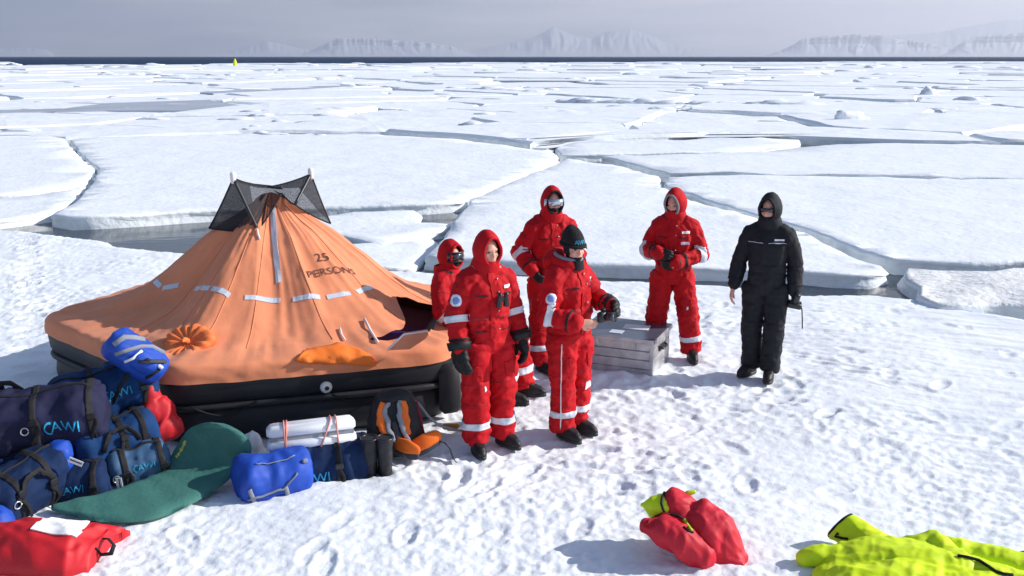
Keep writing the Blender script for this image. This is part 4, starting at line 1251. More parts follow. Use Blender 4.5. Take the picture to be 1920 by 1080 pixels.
blob('stuff_sack', 'small bright blue stuff sack peeking out below the navy duffel', 'sack', [((0, 0, 0), (.10, .09, .09)), ((.03, -.02, -.06), (.07, .07, .07))], BRIGHT, unY(112, 852, 6.72), wr=.016, sc=(9, 9, 9), seed=5)
blob('stuff_sack', 'bright blue stuff sack cut off at the lower left photo edge', 'sack', [((0, 0, 0), (.09, .09, .12))], BRIGHT, unY(-4, 985, 6.05), wr=.016, sc=(9, 9, 9), seed=8)
def luggage_tag(label, u, v, Y, rot):
    root = empty('luggage_tag', unY(u, v, Y)); root.rotation_euler = rot; tag(root, label, 'luggage tag', 'paper luggage tags')
    mb = MB(); mb.box((0, 0, 0), (.10, .004, .045), bev=.0015); part('card', mb, WHITE, root, smooth=False)
    mb = MB(); mb.box((0, -.004, .004), (.085, .003, .007)); part('printed_bar', mb, NAVY, root, smooth=False)
luggage_tag('white paper tag hanging beside the small bright blue sack', 142, 866, 6.55, (R(10), R(28), R(8)))
luggage_tag('white paper tag hanging over the snow near the green mat', 224, 908, 6.75, (0, R(86), R(5)))

# ---- red dry bag bottom left
def red_dry_bag():
    A = [un(u, v, z) for u, v, z in ((-60, 1062, .05), (150, 1066, .05), (240, 998, .03), (40, 985, .12))]
    c = sum(A, Vector()) / 4
    root = empty('dry_bag', (c.x, c.y, 0)); tag(root, 'red flat dry bag with a white label and black grab loop, lower left', 'dry bag')
    mb = MB()
    n = 14; g = []
    top = [un(u, v, z) for u, v, z in ((-120, 1000, .12), (0, 985, .2), (60, 975, .22), (150, 982, .18), (205, 984, .10), (244, 996, .03))]
    bot = [un(u, v, z) for u, v, z in ((-120, 1075, .03), (0, 1068, .04), (60, 1070, .05), (120, 1074, .04), (165, 1066, .03), (215, 1012, .02))]
    def ip(L, t):
        s = t * (len(L) - 1); j = min(len(L) - 2, int(s)); return L[j] + (L[j + 1] - L[j]) * (s - j)
    def surf(s, t):
        p = ip(top, s) * (1 - t) + ip(bot, s) * t
        bulge = .12 * (math.sin(math.pi * min(1, max(0, t))) ** .7) * (math.sin(math.pi * min(.98, .08 + .92 * s)) ** .4) * (1 - .5 * s)
        fold = .022 * (1 - 2 * abs(mnoise.noise(Vector((s * 7, t * 3, 2))))) + .012 * mnoise.noise(Vector((s * 15, t * 8, 5)))
        return p + Vector((0, 0, bulge + fold * min(1, 6 * t) * min(1, 6 * (1 - t))))
    NS, NT = 60, 30
    vs = [surf(i / NS, j / NT) - Vector((c.x, c.y, 0)) for i in range(NS + 1) for j in range(NT + 1)]
    fs = [(i * (NT + 1) + j, i * (NT + 1) + j + 1, (i + 1) * (NT + 1) + j + 1, (i + 1) * (NT + 1) + j) for i in range(NS) for j in range(NT)]
    o = len(vs); vs2 = [Vector((p.x, p.y, min(p.z, .0) - .02)) for p in vs]
    per = [(i, 0) for i in range(NS)] + [(NS, j) for j in range(NT)] + [(i, NT) for i in range(NS, 0, -1)] + [(0, j) for j in range(NT, 0, -1)]
    ids = [i * (NT + 1) + j for i, j in per]
    mb.add(vs, fs); k0 = len(mb.v)
    for i in ids: mb.v.append(tuple(Vector((vs[i].x, vs[i].y, -.03))))
    for k in range(len(ids)): mb.f.append((ids[k], ids[(k + 1) % len(ids)], k0 + (k + 1) % len(ids), k0 + k))
    b = part('body', mb, REDN, root); bv = bvh_of(b)
    off = Vector((c.x, c.y, 0))
    def down(u, v):
        h = bv.ray_cast(Vector((0, 0, CAM_H)) - off, ray(u, v).normalized()); return h[0] if h[0] is not None else un(u, v, .12) - off
    patch('white_label', bv, [down(57, 993), down(143, 1009), down(168, 980), down(80, 974)], WHITE, root, nu=18, nv=14, off=.012)
    pts = [down(178, 1028), un(190, 1040, .03) - off, un(208, 1038, .06) - off, un(214, 1022, .11) - off, un(203, 1010, .12) - off, down(195, 1010)]
    mb = MB(); mb.tube(pts, .016, seg=8, flat=.35); part('grab_loop', mb, BLACK, root)
red_dry_bag()

# ---- green sleeping mat
def sleeping_mat():
    N = [(96, 956, .05), (150, 972, .035), (210, 980, .03), (290, 974, .03), (360, 945, .03), (410, 915, .04), (440, 888, .08), (462, 862, .16), (472, 842, .24), (462, 818, .33), (435, 800, .40), (410, 794, .43)]
    Q = [(96, 948, .06), (140, 938, .05), (195, 926, .05), (245, 908, .05), (280, 895, .05), (302, 884, .06), (313, 868, .10), (326, 845, .18), (340, 822, .28), (356, 803, .37), (378, 795, .42), (395, 792, .44)]
    P = [un(*k) for k in N]; S = [un(*k) for k in Q]
    c = Vector((P[3].x, P[3].y, 0))
    root = empty('sleeping_mat', c); tag(root, 'dark green inflatable sleeping mat bent upward against the luggage', 'sleeping mat')
    n, w = 66, 22
    def ip(L, t):
        s = t * (len(L) - 1); j = min(len(L) - 2, int(s)); f = s - j
        p0, p1, p2, p3 = L[max(0, j - 1)], L[j], L[j + 1], L[min(len(L) - 1, j + 2)]
        return .5 * (2 * p1 + (p2 - p0) * f + (2 * p0 - 5 * p1 + 4 * p2 - p3) * f * f + (3 * p1 - p0 - 3 * p2 + p3) * f ** 3)
    g = []
    for i in range(n + 1):
        t = i / n; a, b = ip(P, t), ip(S, t)
        g.append([a + (b - a) * (j / w) - c for j in range(w + 1)])
    def nrm(i, j):
        a = g[min(n, i + 1)][j] - g[max(0, i - 1)][j]; b = g[i][min(w, j + 1)] - g[i][max(0, j - 1)]
        k = a.cross(b)
        return k.normalized() if k.length > 1e-9 else Vector((0, 0, 1))
    rings = []
    for i in range(n + 1):
        up, dn = [], []
        for j in range(w + 1):
            s = j / w; th = .032 * min(1, (4 * s * (1 - s)) * 2.2) ** .5 * min(1, .15 + (i / n) * 9, .15 + (1 - i / n) * 9)
            k = nrm(i, j)
            dim = .004 * math.sin(i * 1.9) * math.sin(j * 1.9) if (i / n) > .5 else .0025 * math.sin(i * 1.1)
            up.append(g[i][j] + k * (th + dim)); dn.append(g[i][j] - k * th * .5)
        rings.append(up + dn[::-1])
    mb = MB(); mb.rings(rings); b = part('pad', mb, GREEN, root); bv = bvh_of(b)
    def rc(u, v):
        h = bv.ray_cast(Vector((0, 0, CAM_H)) - c, ray(u, v).normalized()); return h[0]
    a_, b2, cc = rc(330, 858), rc(348, 826), rc(340, 842)
    if a_ is not None and b2 is not None and cc is not None:
        ux_ = (b2 - a_).normalized(); h = bv.find_nearest(cc)
        for k in range(8):
            q = a_ + (b2 - a_) * ((k + .5) / 8); n_ = bv.find_nearest(q); w_ = ux_.cross(n_[1]).normalized()
            hh = .018 if k % 3 else .026
            patch('printed_letter', bv, [q - w_ * hh * .5 - ux_ * .008, q - w_ * hh * .5 + ux_ * .006, q + w_ * hh * .5 + ux_ * .008, q + w_ * hh * .5 - ux_ * .006], mat('yellow_print', (.55, .58, .10), bump=0), root, nu=2, nv=2, off=.004)
sleeping_mat()
blob('white_sack', 'crumpled white plastic sack behind the green mat', 'sack', [((0, 0, 0), (.075, .07, .10)), ((.03, 0, -.08), (.07, .06, .07))], WHITE, unY(474, 835, 7.45), wr=.02, sc=(12, 12, 9), seed=4)

# ---- blue sack, foam box, printed duffel
def sleeping_bag_sack():
    c = unY(512, 892, 6.86)
    root, bv = bag('sleeping_bag_sack', 'round bright blue compression sack with grey straps on the snow', c, .52, .19, .18, R(28), 0, R(4), BRIGHT, straps=(), zipper=False, handles=False, ring=False, seed=9, cat='sack', wr=.010, ex=2.0, end_panel=None)
    def st(pts, w=.016, m=GREYW):
        pp = []
        for k in range(len(pts) - 1):
            for s in range(5):
                q = Vector(pts[k]) + (Vector(pts[k + 1]) - Vector(pts[k])) * s / 5
                h = bv.find_nearest(q); pp.append(h[0] + h[1] * .006)
        mb = MB(); mb.tube(pp, w, seg=8, flat=.35); part('compression_strap', mb, m, root)
    st([(-.24, -.2, -.05), (-.12, -.25, -.03), (.02, -.25, -.01), (.16, -.2, .12)])
    st([(.04, -.25, -.0), (.06, -.2, -.12), (.06, -.1, -.22)])
    st([(-.22, -.2, .03), (-.2, -.2, -.05), (-.15, -.15, -.16)])
    st([(-.15, -.12, .2), (.0, -.14, .2), (.18, -.1, .2)], .007)
    h = bv.find_nearest(Vector((.2, -.15, .15))); mb = MB(); mb.box(h[0] + h[1] * .012, (.035, .025, .03), bev=.006); part('buckle', mb, GREYW, root, smooth=False)
sleeping_bag_sack()
bag('duffel_bag', 'navy duffel with cyan print and red zip between the blue sack and boots', unY(622, 872, 7.12), .60, .16, .19, R(15), R(-3), 0, DBLUE, text='AWI', text_x=-.20, text_z=-.02, seed=12, straps=(.08,), handles=False, end_panel=NAVY, ring=False, group='bags by the raft front', text_size=.10)
def red_zip():
    pass
def foam_box():
    c = unY(584, 813, 7.15)
    root = empty('foam_box', c, R(14)); root.rotation_euler = oriented(R(14), R(-2), R(-12)).to_euler()
    tag(root, 'white foam box tied with pinkish cords lying on the navy duffel', 'foam box')
    FO = mat('white_foam', (.80, .82, .86), rough=.6, var=.03, vs=10, bump=.2, bs=90, bdist=.003)
    L, D, Hh = .66, .24, .20
    mb = MB(); mb.box((0, 0, -.052), (L, D, Hh / 2 - .004), bev=.028); part('lower_half', mb, FO, root)
    mb = MB(); mb.box((0, 0, .052), (L, D, Hh / 2 - .004), bev=.028); part('upper_half', mb, FO, root)
    mb = MB(); mb.box((0, 0, 0), (L - .03, D - .03, .03)); part('inner_lip', mb, mat('foam_gap', (.25, .27, .30)), root, smooth=False)
    PK = mat('pink_cord', (.80, .32, .26), rough=.7)
    def loop(x, sl=0.0):
        e = .006; y, z = D / 2 + e, Hh / 2 + e + .002; k = .028
        q = [(-y, -z + k), (-y, z - k), (-y + k, z), (y - k, z), (y, z - k), (y, -z + k), (y - k, -z), (-y + k, -z), (-y, -z + k)]
        mb = MB(); mb.tube([(x + sl * (b / z) , a, b) for a, b in q], .006, seg=6); part('cord', mb, PK, root)
    loop(-.20); loop(.19); loop(.10, .05); loop(-.19, .012)
foam_box()
for dxp, lab in ((695, 'left one of two upright black boots beside the orange rucksack'), (723, 'right one of two upright black boots, touching the orange rucksack')):
    p = un(dxp, 884, .02); root = empty('rubber_boot', (p.x, p.y, gz(p.x, p.y) - .01), R(190)); tag(root, lab, 'boot', 'pair of black boots')
    mb = MB(); mb.loft([((0, -.10, 0), .052, .14), ((0, -.10, .05), .05, .135), ((0, -.045, .09), .052, .085), ((0, 0, .13), .054, .06), ((0, 0, .22), .058, .062), ((0, 0, .30), .062, .066)], seg=20)
    me = remesh(mb, .011, 3); wrinkle(me, .004, (10, 10, 24), 2.0); link('shaft', me, RUBBER, root)
    mb = MB(); mb.tube([(.063 * math.cos(a), .067 * math.sin(a), .30) for a in [2 * math.pi * k / 20 for k in range(21)]], .009, seg=8, caps=False); part('rim', mb, BLACK_PL, root)
    mb = MB(); mb.loft([((0, -.10, -.008), .055, .145), ((0, -.10, .022), .055, .145)], seg=20); part('sole', mb, BLACK, root)
for u, v, Y, lab in ((676, 826, 7.3, 'small white knot of cord at left above the black boots'), (688, 824, 7.3, 'small white knot of cord right above the black boots')):
    blob('cord_knot', lab, 'knot', [((0, 0, 0), (.022, .02, .02)), ((.01, 0, .014), (.012, .012, .012))], WHITE, unY(u, v, Y), voxel=.006, wr=.003)

# ---- black and orange rucksack
def trek_pack():
    base = un(738, 866, 0); c = Vector((base.x, base.y + .16, .0))
    root = empty('trekking_backpack', c, R(10)); root.rotation_euler = (R(-14), R(0), R(10)); root.scale = (.95, .95, .95)
    tag(root, 'black trekking backpack with orange shoulder straps leaning on the raft', 'backpack')
    mb = MB(); mb.loft([((0, 0, 0), .20, .10), ((0, 0, .03), .235, .13), ((0, 0, .14), .24, .14), ((0, 0, .30), .215, .13), ((0, 0, .42), .18, .115), ((0, 0, .50), .13, .09), ((0, 0, .535), .07, .06)], seg=26, ex=2.6)
    mb.ell((0, -.02, .47), (.16, .12, .08))
    me = remesh(mb, .014, 2); folds(me, .010, 6, (1, .2, .4), 4.0)
    b = link('body', me, mat('black_nylon', (.016, .016, .020), rough=.6, var=.25, bump=.3, bs=18, bdist=.006), root); bv = bvh_of(b)
    def pad(pts, w, m, nm, off=.02, flat=.3, seg=10):
        pp = []
        for k in range(len(pts) - 1):
            for s in range(5):
                q = Vector(pts[k]) + (Vector(pts[k + 1]) - Vector(pts[k])) * s / 5
                h = bv.find_nearest(q); pp.append(h[0] + h[1] * off)
        ws = [w * (.55 + .45 * math.sin(math.pi * min(1, .12 + .85 * i / len(pp)))) for i in range(len(pp))]
        mb = MB(); mb.tube(pp, ws, seg=seg, flat=flat, up=(1, 0, 0), round_ends=False); return part(nm, mb, m, root)
    pad([(-.10, -.2, .45), (-.13, -.25, .36), (-.11, -.25, .24), (-.06, -.22, .14)], .040, ORANGE, 'shoulder_strap')
    pad([(-.06, -.2, .44), (-.08, -.25, .35), (-.06, -.25, .22), (-.01, -.22, .10)], .022, GREYW, 'strap_webbing', .026)
    pad([(.08, -.2, .45), (.09, -.25, .35), (.09, -.25, .24), (.11, -.22, .16)], .036, ORANGE, 'shoulder_strap')
    pad([(.05, -.2, .46), (.04, -.25, .34), (.06, -.25, .22), (.14, -.22, .08)], .022, GREYW, 'strap_webbing', .026)
    pad([(-.02, -.25, .30), (.0, -.25, .2), (.02, -.25, .1)], .03, DARKG, 'back_panel', .012)
    pad([(.20, -.05, .44), (.24, -.08, .3), (.25, -.06, .12)], .010, mat('dark_red_piping', (.25, .01, .03)), 'piping', .006)
    # hip belt folded forward
    for sgn, x0, x1, y0, y1, z0, z1 in ((-1, .02, .14, -.20, -.27, .10, .06), (1, .15, .33, -.17, -.16, .07, .15)):
        mb = MB(); mb.tube([(x0, y0 + .03, z0), ((x0 + x1) / 2, (y0 + y1) / 2 - .02, (z0 + z1) / 2 + .01), (x1, y1, z1)], [.060, .064, .050], seg=12, flat=.35, round_ends=True, up=(0, 0, 1)); part('hip_belt', mb, ORANGE, root)
        mb = MB(); mb.tube([(x0, y0 + .045, z0 - .05), ((x0 + x1) / 2, (y0 + y1) / 2 - .0, (z0 + z1) / 2 - .045), (x1, y1 + .01, z1 - .045)], [.045, .05, .04], seg=12, flat=.5, round_ends=True, up=(0, 0, 1)); part('belt_padding', mb, DARKG, root)
    mb = MB(); mb.tube([(.33, -.14, .11), (.40, -.16, .09), (.44, -.20, .04), (.455, -.26, -.03), (.47, -.32, -.05)], .017, seg=8, flat=.25); part('loose_strap', mb, BLACK, root)
    mb = MB(); mb.tube([(-.02, -.22, .02), (.04, -.27, .03), (.07, -.30, .0)], .012, seg=8, flat=.4); part('buckle_strap', mb, BLACK, root)
trek_pack()
# ---- painter line
root = empty('painter_rope', un(800, 800, 0)); tag(root, 'thin pale grey rope hanging from the raft behind the backpack', 'rope')
b0 = root.location
mb = MB(); mb.tube([unY(768, 747, 7.9) - b0, unY(785, 757, 7.75) - b0, unY(802, 780, 7.68) - b0, unY(822, 797, 7.66) - b0, un(850, 806, .03) - b0, un(868, 808, .03) - b0], .012, seg=8); part('line', mb, ROPE, root)
root = empty('cork_float', un(846, 806, .0)); tag(root, 'small ochre float on the snow at the rope end', 'float')
mb = MB(); mb.tube([(-.05, 0, .03), (.05, 0, .035)], [.028, .026], seg=12, round_ends=True); mb.tube([(-.02, -.03, .02), (.04, -.035, .02)], .018, seg=8, round_ends=True); part('float_body', mb, mat('ochre_cork', (.40, .25, .07)), root)
blob('yellow_bag', 'small yellow bag half hidden behind the front man\'s legs', 'bag', [((0, 0, 0), (.07, .06, .10)), ((0, 0, .08), (.04, .04, .05))], mat('yellow_cloth', (.72, .50, .02)), unY(907, 775, 8.2) , wr=.012)
# ================================================================== PEOPLE
SUIT = mat('red_coverall', (.46, .005, .011), rough=.75, var=.16, vs=7, bump=.5, bs=11, bdist=.02, spec=.2)
SUIT_D = mat('red_coverall_seam', (.33, .004, .009), rough=.7, var=.1)
BLACKS = mat('black_suit', (.010, .011, .016), rough=.75, var=.25, vs=7, bump=.4, bs=13, bdist=.012, spec=.3)
SKIN = mat('skin', (.62, .34, .26), rough=.5, var=.10, vs=30, bump=.15, bs=80, bdist=.002, c2=(.66, .33, .25))
LIPS = mat('lips', (.42, .14, .12), rough=.5)
EYE = mat('eye', (.03, .025, .022), rough=.3)
KNIT = mat('black_knit', (.010, .010, .012), rough=.9, var=.2, vs=40, bump=.6, bs=90, bdist=.004)
GLOVE = mat('black_glove', (.008, .008, .010), rough=.6, var=.25, vs=20, bump=.4, bs=40, bdist=.004)
BOOTM = mat('black_boot', (.014, .013, .014), rough=.5, var=.3, vs=12, bump=.4, bs=40, bdist=.004)
FLEECE = mat('grey_fleece', (.22, .24, .28), rough=.95, var=.15, vs=30, bump=.6, bs=60)
GLASS = mat('dark_lens', (.02, .025, .04), rough=.08, var=.1, bump=0, spec=.8)
BADGE = mat('pale_badge', (.62, .66, .80), rough=.6, var=.1, vs=25, c2=(.75, .78, .88))
BADGE_IN = mat('badge_print', (.18, .26, .55), rough=.6)

def frame_from(d, side):
    z = -Vector(d).normalized()                  # local -z points along d
    x = Vector(side) - z * Vector(side).dot(z); x.normalize()
    y = z.cross(x)
    return Matrix((x, y, z)).transposed()
def hand(name, parent, wrist, d, palm, side, m, scale=1.0, curl=.5, cuff=None, bulky=1.0, cuff_m=None):
    # d: direction of the forearm, palm: direction the palm faces, side: +1 left hand, -1 right hand
    wrist = Vector(wrist); d = Vector(d).normalized()
    M3 = frame_from(d, palm)                      # local x = palm normal, -z = fingers
    mb = MB(); b = bulky
    mb.loft([((0, 0, .03), .024 * b, .028 * b), ((0, 0, 0), .022 * b, .029 * b), ((.002, 0, -.03), .021 * b, .038 * b), ((.002, 0, -.07), .019 * b, .041 * b), ((.002, 0, -.092), .014 * b, .038 * b)], seg=16)
    th = -side                                     # thumb side along local y
    for k, (yo, L) in enumerate(((.030, .070), (.010, .080), (-.010, .074), (-.029, .058))):
        yo *= th * b; p = Vector((.002, yo, -.085)); a = .15 + curl * .5
        pts = [p + Vector((0, 0, .02)), p]; 
        for s in range(3):
            p = p + Vector((math.sin(a), 0, -math.cos(a))) * L / 3; pts.append(p); a += curl * (1.0 - .12 * k)
        mb.tube(pts, [.0105 * b, .0105 * b, .010 * b, .0095 * b, .0080 * b], seg=10, round_ends=True)
    p = Vector((.006, th * .026 * b, -.015)); pts = [p]
    for v_ in ((.010, th * .024 * b, -.022), (.012, th * .010, -.028), (.012, th * -.002, -.024)):
        p = p + Vector(v_); pts.append(p)
    mb.tube(pts, [.016 * b, .0135 * b, .0115 * b, .0095 * b], seg=10, round_ends=True)
    me = remesh(mb, .0055, 2)
    if bulky > 1.1: wrinkle(me, .003, (30, 30, 30), 2.0)
    v = getv(me) * scale
    R3 = np.array(M3); v = v @ R3.T + np.array(wrist); setv(me, v)
    o = link(name, me, m, parent)
    if cuff:
        mb = MB(); mb.tube([wrist - d * cuff, wrist - d * cuff * .5, wrist + d * .015], [.058 * scale * b ** .6, .056 * scale * b ** .6, .043 * scale * b], seg=16, round_ends=False)
        part('glove_cuff', mb, cuff_m or m, o)
    return o
def boot(parent, ankle, yaw, z0=0.0, m=None):
    a = Vector(ankle); Rz = Matrix.Rotation(yaw, 3, 'Z')
    mb = MB()
    mb.loft([((0, -.075, .012), .048, .142), ((0, -.078, .045), .050, .145), ((0, -.065, .080), .047, .115), ((0, -.02, .112), .050, .072), ((0, 0, .15), .056, .062), ((0, 0, .24), .060, .064)], seg=20)
    me = remesh(mb, .010, 2); wrinkle(me, .003, (14, 14, 26), 1.0)
    v = getv(me); M_ = np.array(Rz); v = v @ M_.T + np.array((a.x, a.y, z0)); setv(me, v)
    o = link('boot', me, m or BOOTM, parent)
    mb = MB(); mb.loft([((a.x, a.y, z0 - .004) + Vector() if False else Vector((a.x, a.y, z0 - .004)) + Rz @ Vector((0, -.075, 0)), .052, .148, Rz), (Vector((a.x, a.y, z0 + .024)) + Rz @ Vector((0, -.075, 0)), .052, .148, Rz)], seg=20)
    part('sole', mb, RUBBER, o)
    return o

def build_person(label, loc, yaw, J, m=SUIT, head_yaw=0, head_pitch=0, hood='up', face='skin', feet_yaw=(0.1, -0.1), gloves=('glove', 'glove'), palms=None, curls=(.5, .5), bands=True, badges=(), group='people in red coveralls', seed=1.0, trim=None, glasses=None, zrot_tilt=None, boots=True, glove_scale=(1.0, 1.0), bulky=(1.25, 1.25), suit_w=1.0, head_off=(0, 0, 0), chest_line=False):
    # local frame: the person faces -y, its own left hand is at +x
    gzv = gz(loc[0], loc[1])
    root = empty('person', (loc[0], loc[1], (gzv if abs(gzv) < .2 else 0) + (loc[2] if len(loc) > 2 else 0)), yaw)
    tag(root, label, 'person', group)
    g = {k: Vector(v) for k, v in J.items()}
    W = suit_w * .905
    mb = MB()
    pel, che, nek = g['pelvis'], g['chest'], g['neck']
    sp = (nek - pel); up = sp.normalized()
    # torso along the spine
    fx = Vector((1, 0, 0)); fy = up.cross(fx); fx = fy.cross(up)
    T3 = Matrix((fx, fy, up)).transposed()
    tw = g.get('tw', Vector((0, 0, 0))).x
    secs = []
    for s, rx, ry, dy in ((-.16, .11, .105, .0), (-.10, .165, .135, .005), (.02, .185, .15, .01), (.16, .182, .145, .0), (.30, .178, .142, -.005), (.36, .176, .142, -.006), (.50, .190, .150, -.008), (.68, .196, .155, -.004), (.78, .196, .146, .006), (.86, .182, .128, .010), (.93, .142, .112, .012), (1.01, .098, .095, .006)):
        base = pel + (che - pel) * (s / .62) if s <= .62 else che + (nek - che) * ((s - .62) / .38)
        secs.append((base + T3 @ Vector((0, dy, 0)), rx * W, ry * W, T3))
    mb.loft(secs, seg=26, ex=2.3)
    # legs
    for sd in 'LR':
        h, k, a = g['hip' + sd], g['knee' + sd], g['ankle' + sd]
        pts = [h + (k - h) * -.10, h, h + (k - h) * .35, h + (k - h) * .72, k, k + (a - k) * .30, k + (a - k) * .65, k + (a - k) * .92, a + (a - k).normalized() * .02]
        mb.tube(pts, [.112 * W, .124 * W, .116 * W, .100 * W, .094 * W, .095 * W, .093 * W, .094 * W, .086 * W], seg=18, round_ends=False)
        mb.ell(k, (.096 * W,) * 3)
        s_, e, w = g['sho' + sd], g['elb' + sd], g['wri' + sd]
        pts = [s_ + (che - s_) * .35, s_, s_ + (e - s_) * .4, s_ + (e - s_) * .8, e, e + (w - e) * .35, e + (w - e) * .75, w]
        mb.tube(pts, [.085 * W, .086 * W, .078 * W, .071 * W, .070 * W, .068 * W, .062 * W, .056 * W], seg=16, round_ends=True)
        mb.ell(e, (.071 * W,) * 3)
        mb.tube([nek - up * .05, nek - up * .05 + (s_ - nek + up * .05) * .55 + up * .012, s_], [.082, .084, .086 * W], seg=14)
    # head
    hc = nek + Vector((0, -.045, .128)) + Vector(head_off)
    H3 = Matrix.Rotation(head_yaw, 3, 'Z') @ Matrix.Rotation(head_pitch, 3, 'X')
    def hp(x, y, z): return hc + H3 @ Vector((x, y, z))
    mb.tube([nek - up * .05, hp(0, .01, -.06)], [.062, .058], seg=14)
    mb.ell(hp(0, .012, .025), (.074, .094, .098), H3)
    mb.ell(hp(0, -.018, -.045), (.060, .070, .068), H3)
    mb.ell(hp(0, -.052, -.088), (.030, .028, .022), H3)
    mb.tube([hp(0, -.082, .020), hp(0, -.098, -.012), hp(0, -.092, -.022)], [.009, .013, .012], seg=8, round_ends=True)
    mb.ell(hp(0, -.078, .036), (.050, .014, .010), H3)
    for sx in (-1, 1): mb.ell(hp(sx * .040, -.060, -.012), (.022, .020, .020), H3)
    mb.ell(hp(0, -.083, -.052), (.022, .010, .010), H3)
    for sx in (-1, 1): mb.ell(hp(sx * .075, .012, .0), (.012, .022, .034), H3)
    me = remesh(mb, .0105, 2)
    # cloth: bunching rings near the joints, long soft folds elsewhere; none on the face
    v = getv(me); n = getn(me)
    hl = (v - np.array(hc)) @ np.array(H3)
    isface = (np.abs(hl[:, 0]) < .13) & (np.abs(hl[:, 1]) < .16) & (hl[:, 2] > -.115) & (hl[:, 2] < .2)
    mask = np.zeros(len(v))
    for sd in 'LR':
        for jn, rr_, am in (('knee', .17, 1.0), ('ankle', .20, 1.2), ('elb', .15, 1.0), ('wri', .12, .8), ('sho', .14, .25), ('hip', .16, .9)):
            dd = np.linalg.norm(v - np.array(g[jn + sd]), axis=1); mask = np.maximum(mask, am * np.clip(1 - dd / rr_, 0, 1) ** .7)
    dd = np.abs((v - np.array(pel + (che - pel) * .45)) @ np.array(up)); mask = np.maximum(mask, .9 * np.clip(1 - dd / .12, 0, 1) * (np.linalg.norm((v - np.array(pel))[:, :2], axis=1) < .26))
    s0 = seed * 13.7
    ringf = 1 - 2.2 * np.abs(pn(v[:, 0] * 6 + s0, v[:, 1] * 6, v[:, 2] * 17 + s0))
    ringf2 = 1 - 2.2 * np.abs(pn(v[:, 0] * 9 - s0, v[:, 1] * 9, v[:, 2] * 11 + 3))
    longf = 1 - 2.2 * np.abs(pn(v[:, 0] * 9 + s0, v[:, 1] * 9 + s0, v[:, 2] * 3.2))
    d = .002 + (.019 * mask) * ringf + .011 * longf * (1 - .4 * np.clip(mask, 0, 1)) + .008 * ringf2
    if m is BLACKS: d = d * .6
    d = np.where(isface, 0, d)
    setv(me, v + n * d[:, None])
    v2 = getv(me); kf = .55 if m is BLACKS else 1.0; folds(me, .0070 * kf, 8.0, (.5, .3, -.8), seed * 4.4, 3); folds(me, .0045 * kf, 13.0, (-.6, .2, -.6), seed * 2.2, 2, 3.2); v3 = getv(me); v3[isface] = v2[isface]; setv(me, v3)
    # cinched waist
    body = link('body', me, [m, SKIN, KNIT], root)
    cen = np.empty(len(me.polygons) * 3); me.polygons.foreach_get('center', cen); cen = cen.reshape(-1, 3)
    hl = (cen - np.array(hc)) @ np.array(H3)
    inh = (np.abs(hl[:, 0]) < .12) & (np.abs(hl[:, 1]) < .14) & (hl[:, 2] > -.125) & (hl[:, 2] < .2) & (np.linalg.norm(hl * [1, .9, .8], axis=1) < .15)
    mi = np.zeros(len(cen), int)
    mi[inh] = 1
    if face == 'balaclava': mi[inh & ((hl[:, 2] < -.046) | (hl[:, 1] > -.035))] = 2
    if face == 'mask': mi[inh & (hl[:, 2] < -.03)] = 2
    if face == 'beard': mi[inh & (hl[:, 2] < -.045)] = 2
    me.polygons.foreach_set('material_index', mi)
    bv = bvh_of(body)
    # eyes, mouth
    for sx in (-1, 1):
        if glasses is None:
            mb = MB(); mb.ell(hp(sx * .031, -.073, .016), (.013, .008, .006), H3); part('eye', mb, EYE, root)
    if face == 'skin':
        mb = MB(); mb.ell(hp(0, -.090, -.053), (.021, .007, .006), H3); part('mouth', mb, LIPS, root)
    if glasses:
        rings = []; mbg = MB()
        z0, z1, tk = (.0, .042, .012) if glasses == 'sun' else (-.012, .060, .026)
        for k in range(21):
            a = R(-68 + 136 * k / 20); x, y = math.sin(a), -math.cos(a)
            dip = .010 * math.exp(-(a / .22) ** 2)
            i_, o_ = (.084, .092), (.084 + tk, .092 + tk)
            rings.append([hp(x * i_[0], y * i_[1], z0 + dip), hp(x * o_[0], y * o_[1], z0 + dip + .004), hp(x * o_[0], y * o_[1], z1 - .004), hp(x * i_[0], y * i_[1], z1)])
        mbg.rings(rings); part('goggles' if glasses != 'sun' else 'sunglasses', mbg, GLASS if glasses != 'mirror' else mat('mirror_lens', (.55, .6, .7), rough=.12, metal=.8, bump=0), root)
        if glasses == 'ski':
            mbf = MB(); 
            for zz in (z0 - .004, z1 + .004):
                mbf.tube([hp(math.sin(R(a)) * .112, -math.cos(R(a)) * .118, zz) for a in range(-66, 67, 12)], .008, seg=6)
            part('goggle_frame', mbf, BLACK_PL, root)
    # hood
    if hood == 'up':
        hr = (.109, .124, .142); a0 = R(46)
        rings = []; NR, NK = 22, 36
        for i in range(NR):
            a = a0 + (math.pi - R(3) - a0) * i / (NR - 1)
            rg = []
            for k in range(NK):
                t = 2 * math.pi * k / NK
                x, z, y = math.sin(a) * math.cos(t), math.sin(a) * math.sin(t), -math.cos(a)
                w_ = 1 + .035 * (1 - 2 * abs(mnoise.noise(Vector((x * 2.6, y * 2.6, z * 2.6 + seed * 5)))))
                zz = z * hr[2] * w_ + .018
                if z > .3: zz += .022 * (z - .3)
                xx = x * hr[0] * w_ * (1 - .10 * max(0, z))
                if z < -.45: xx *= 1 + .15 * (-z - .45)
                rg.append(hp(xx, y * hr[1] * w_ + .012, zz))
            rings.append(rg)
        inner = []
        for q, sc_ in ((0, .965), (3, .88)):
            inner.append([hc + (p - hc) * sc_ for p in rings[q]])
        mb = MB(); mb.rings(list(reversed(inner)) + rings, caps=False); mb.f.append(tuple(len(mb.v) - NK + k for k in range(NK)))
        ho = part('hood', mb, m, root)
        mb = MB(); rim = [hc + (p - hc) * .985 for p in rings[0]]; mb.tube(rim + [rim[0]], .0125, seg=8, caps=False); part('hood_trim', mb, trim or m, ho)
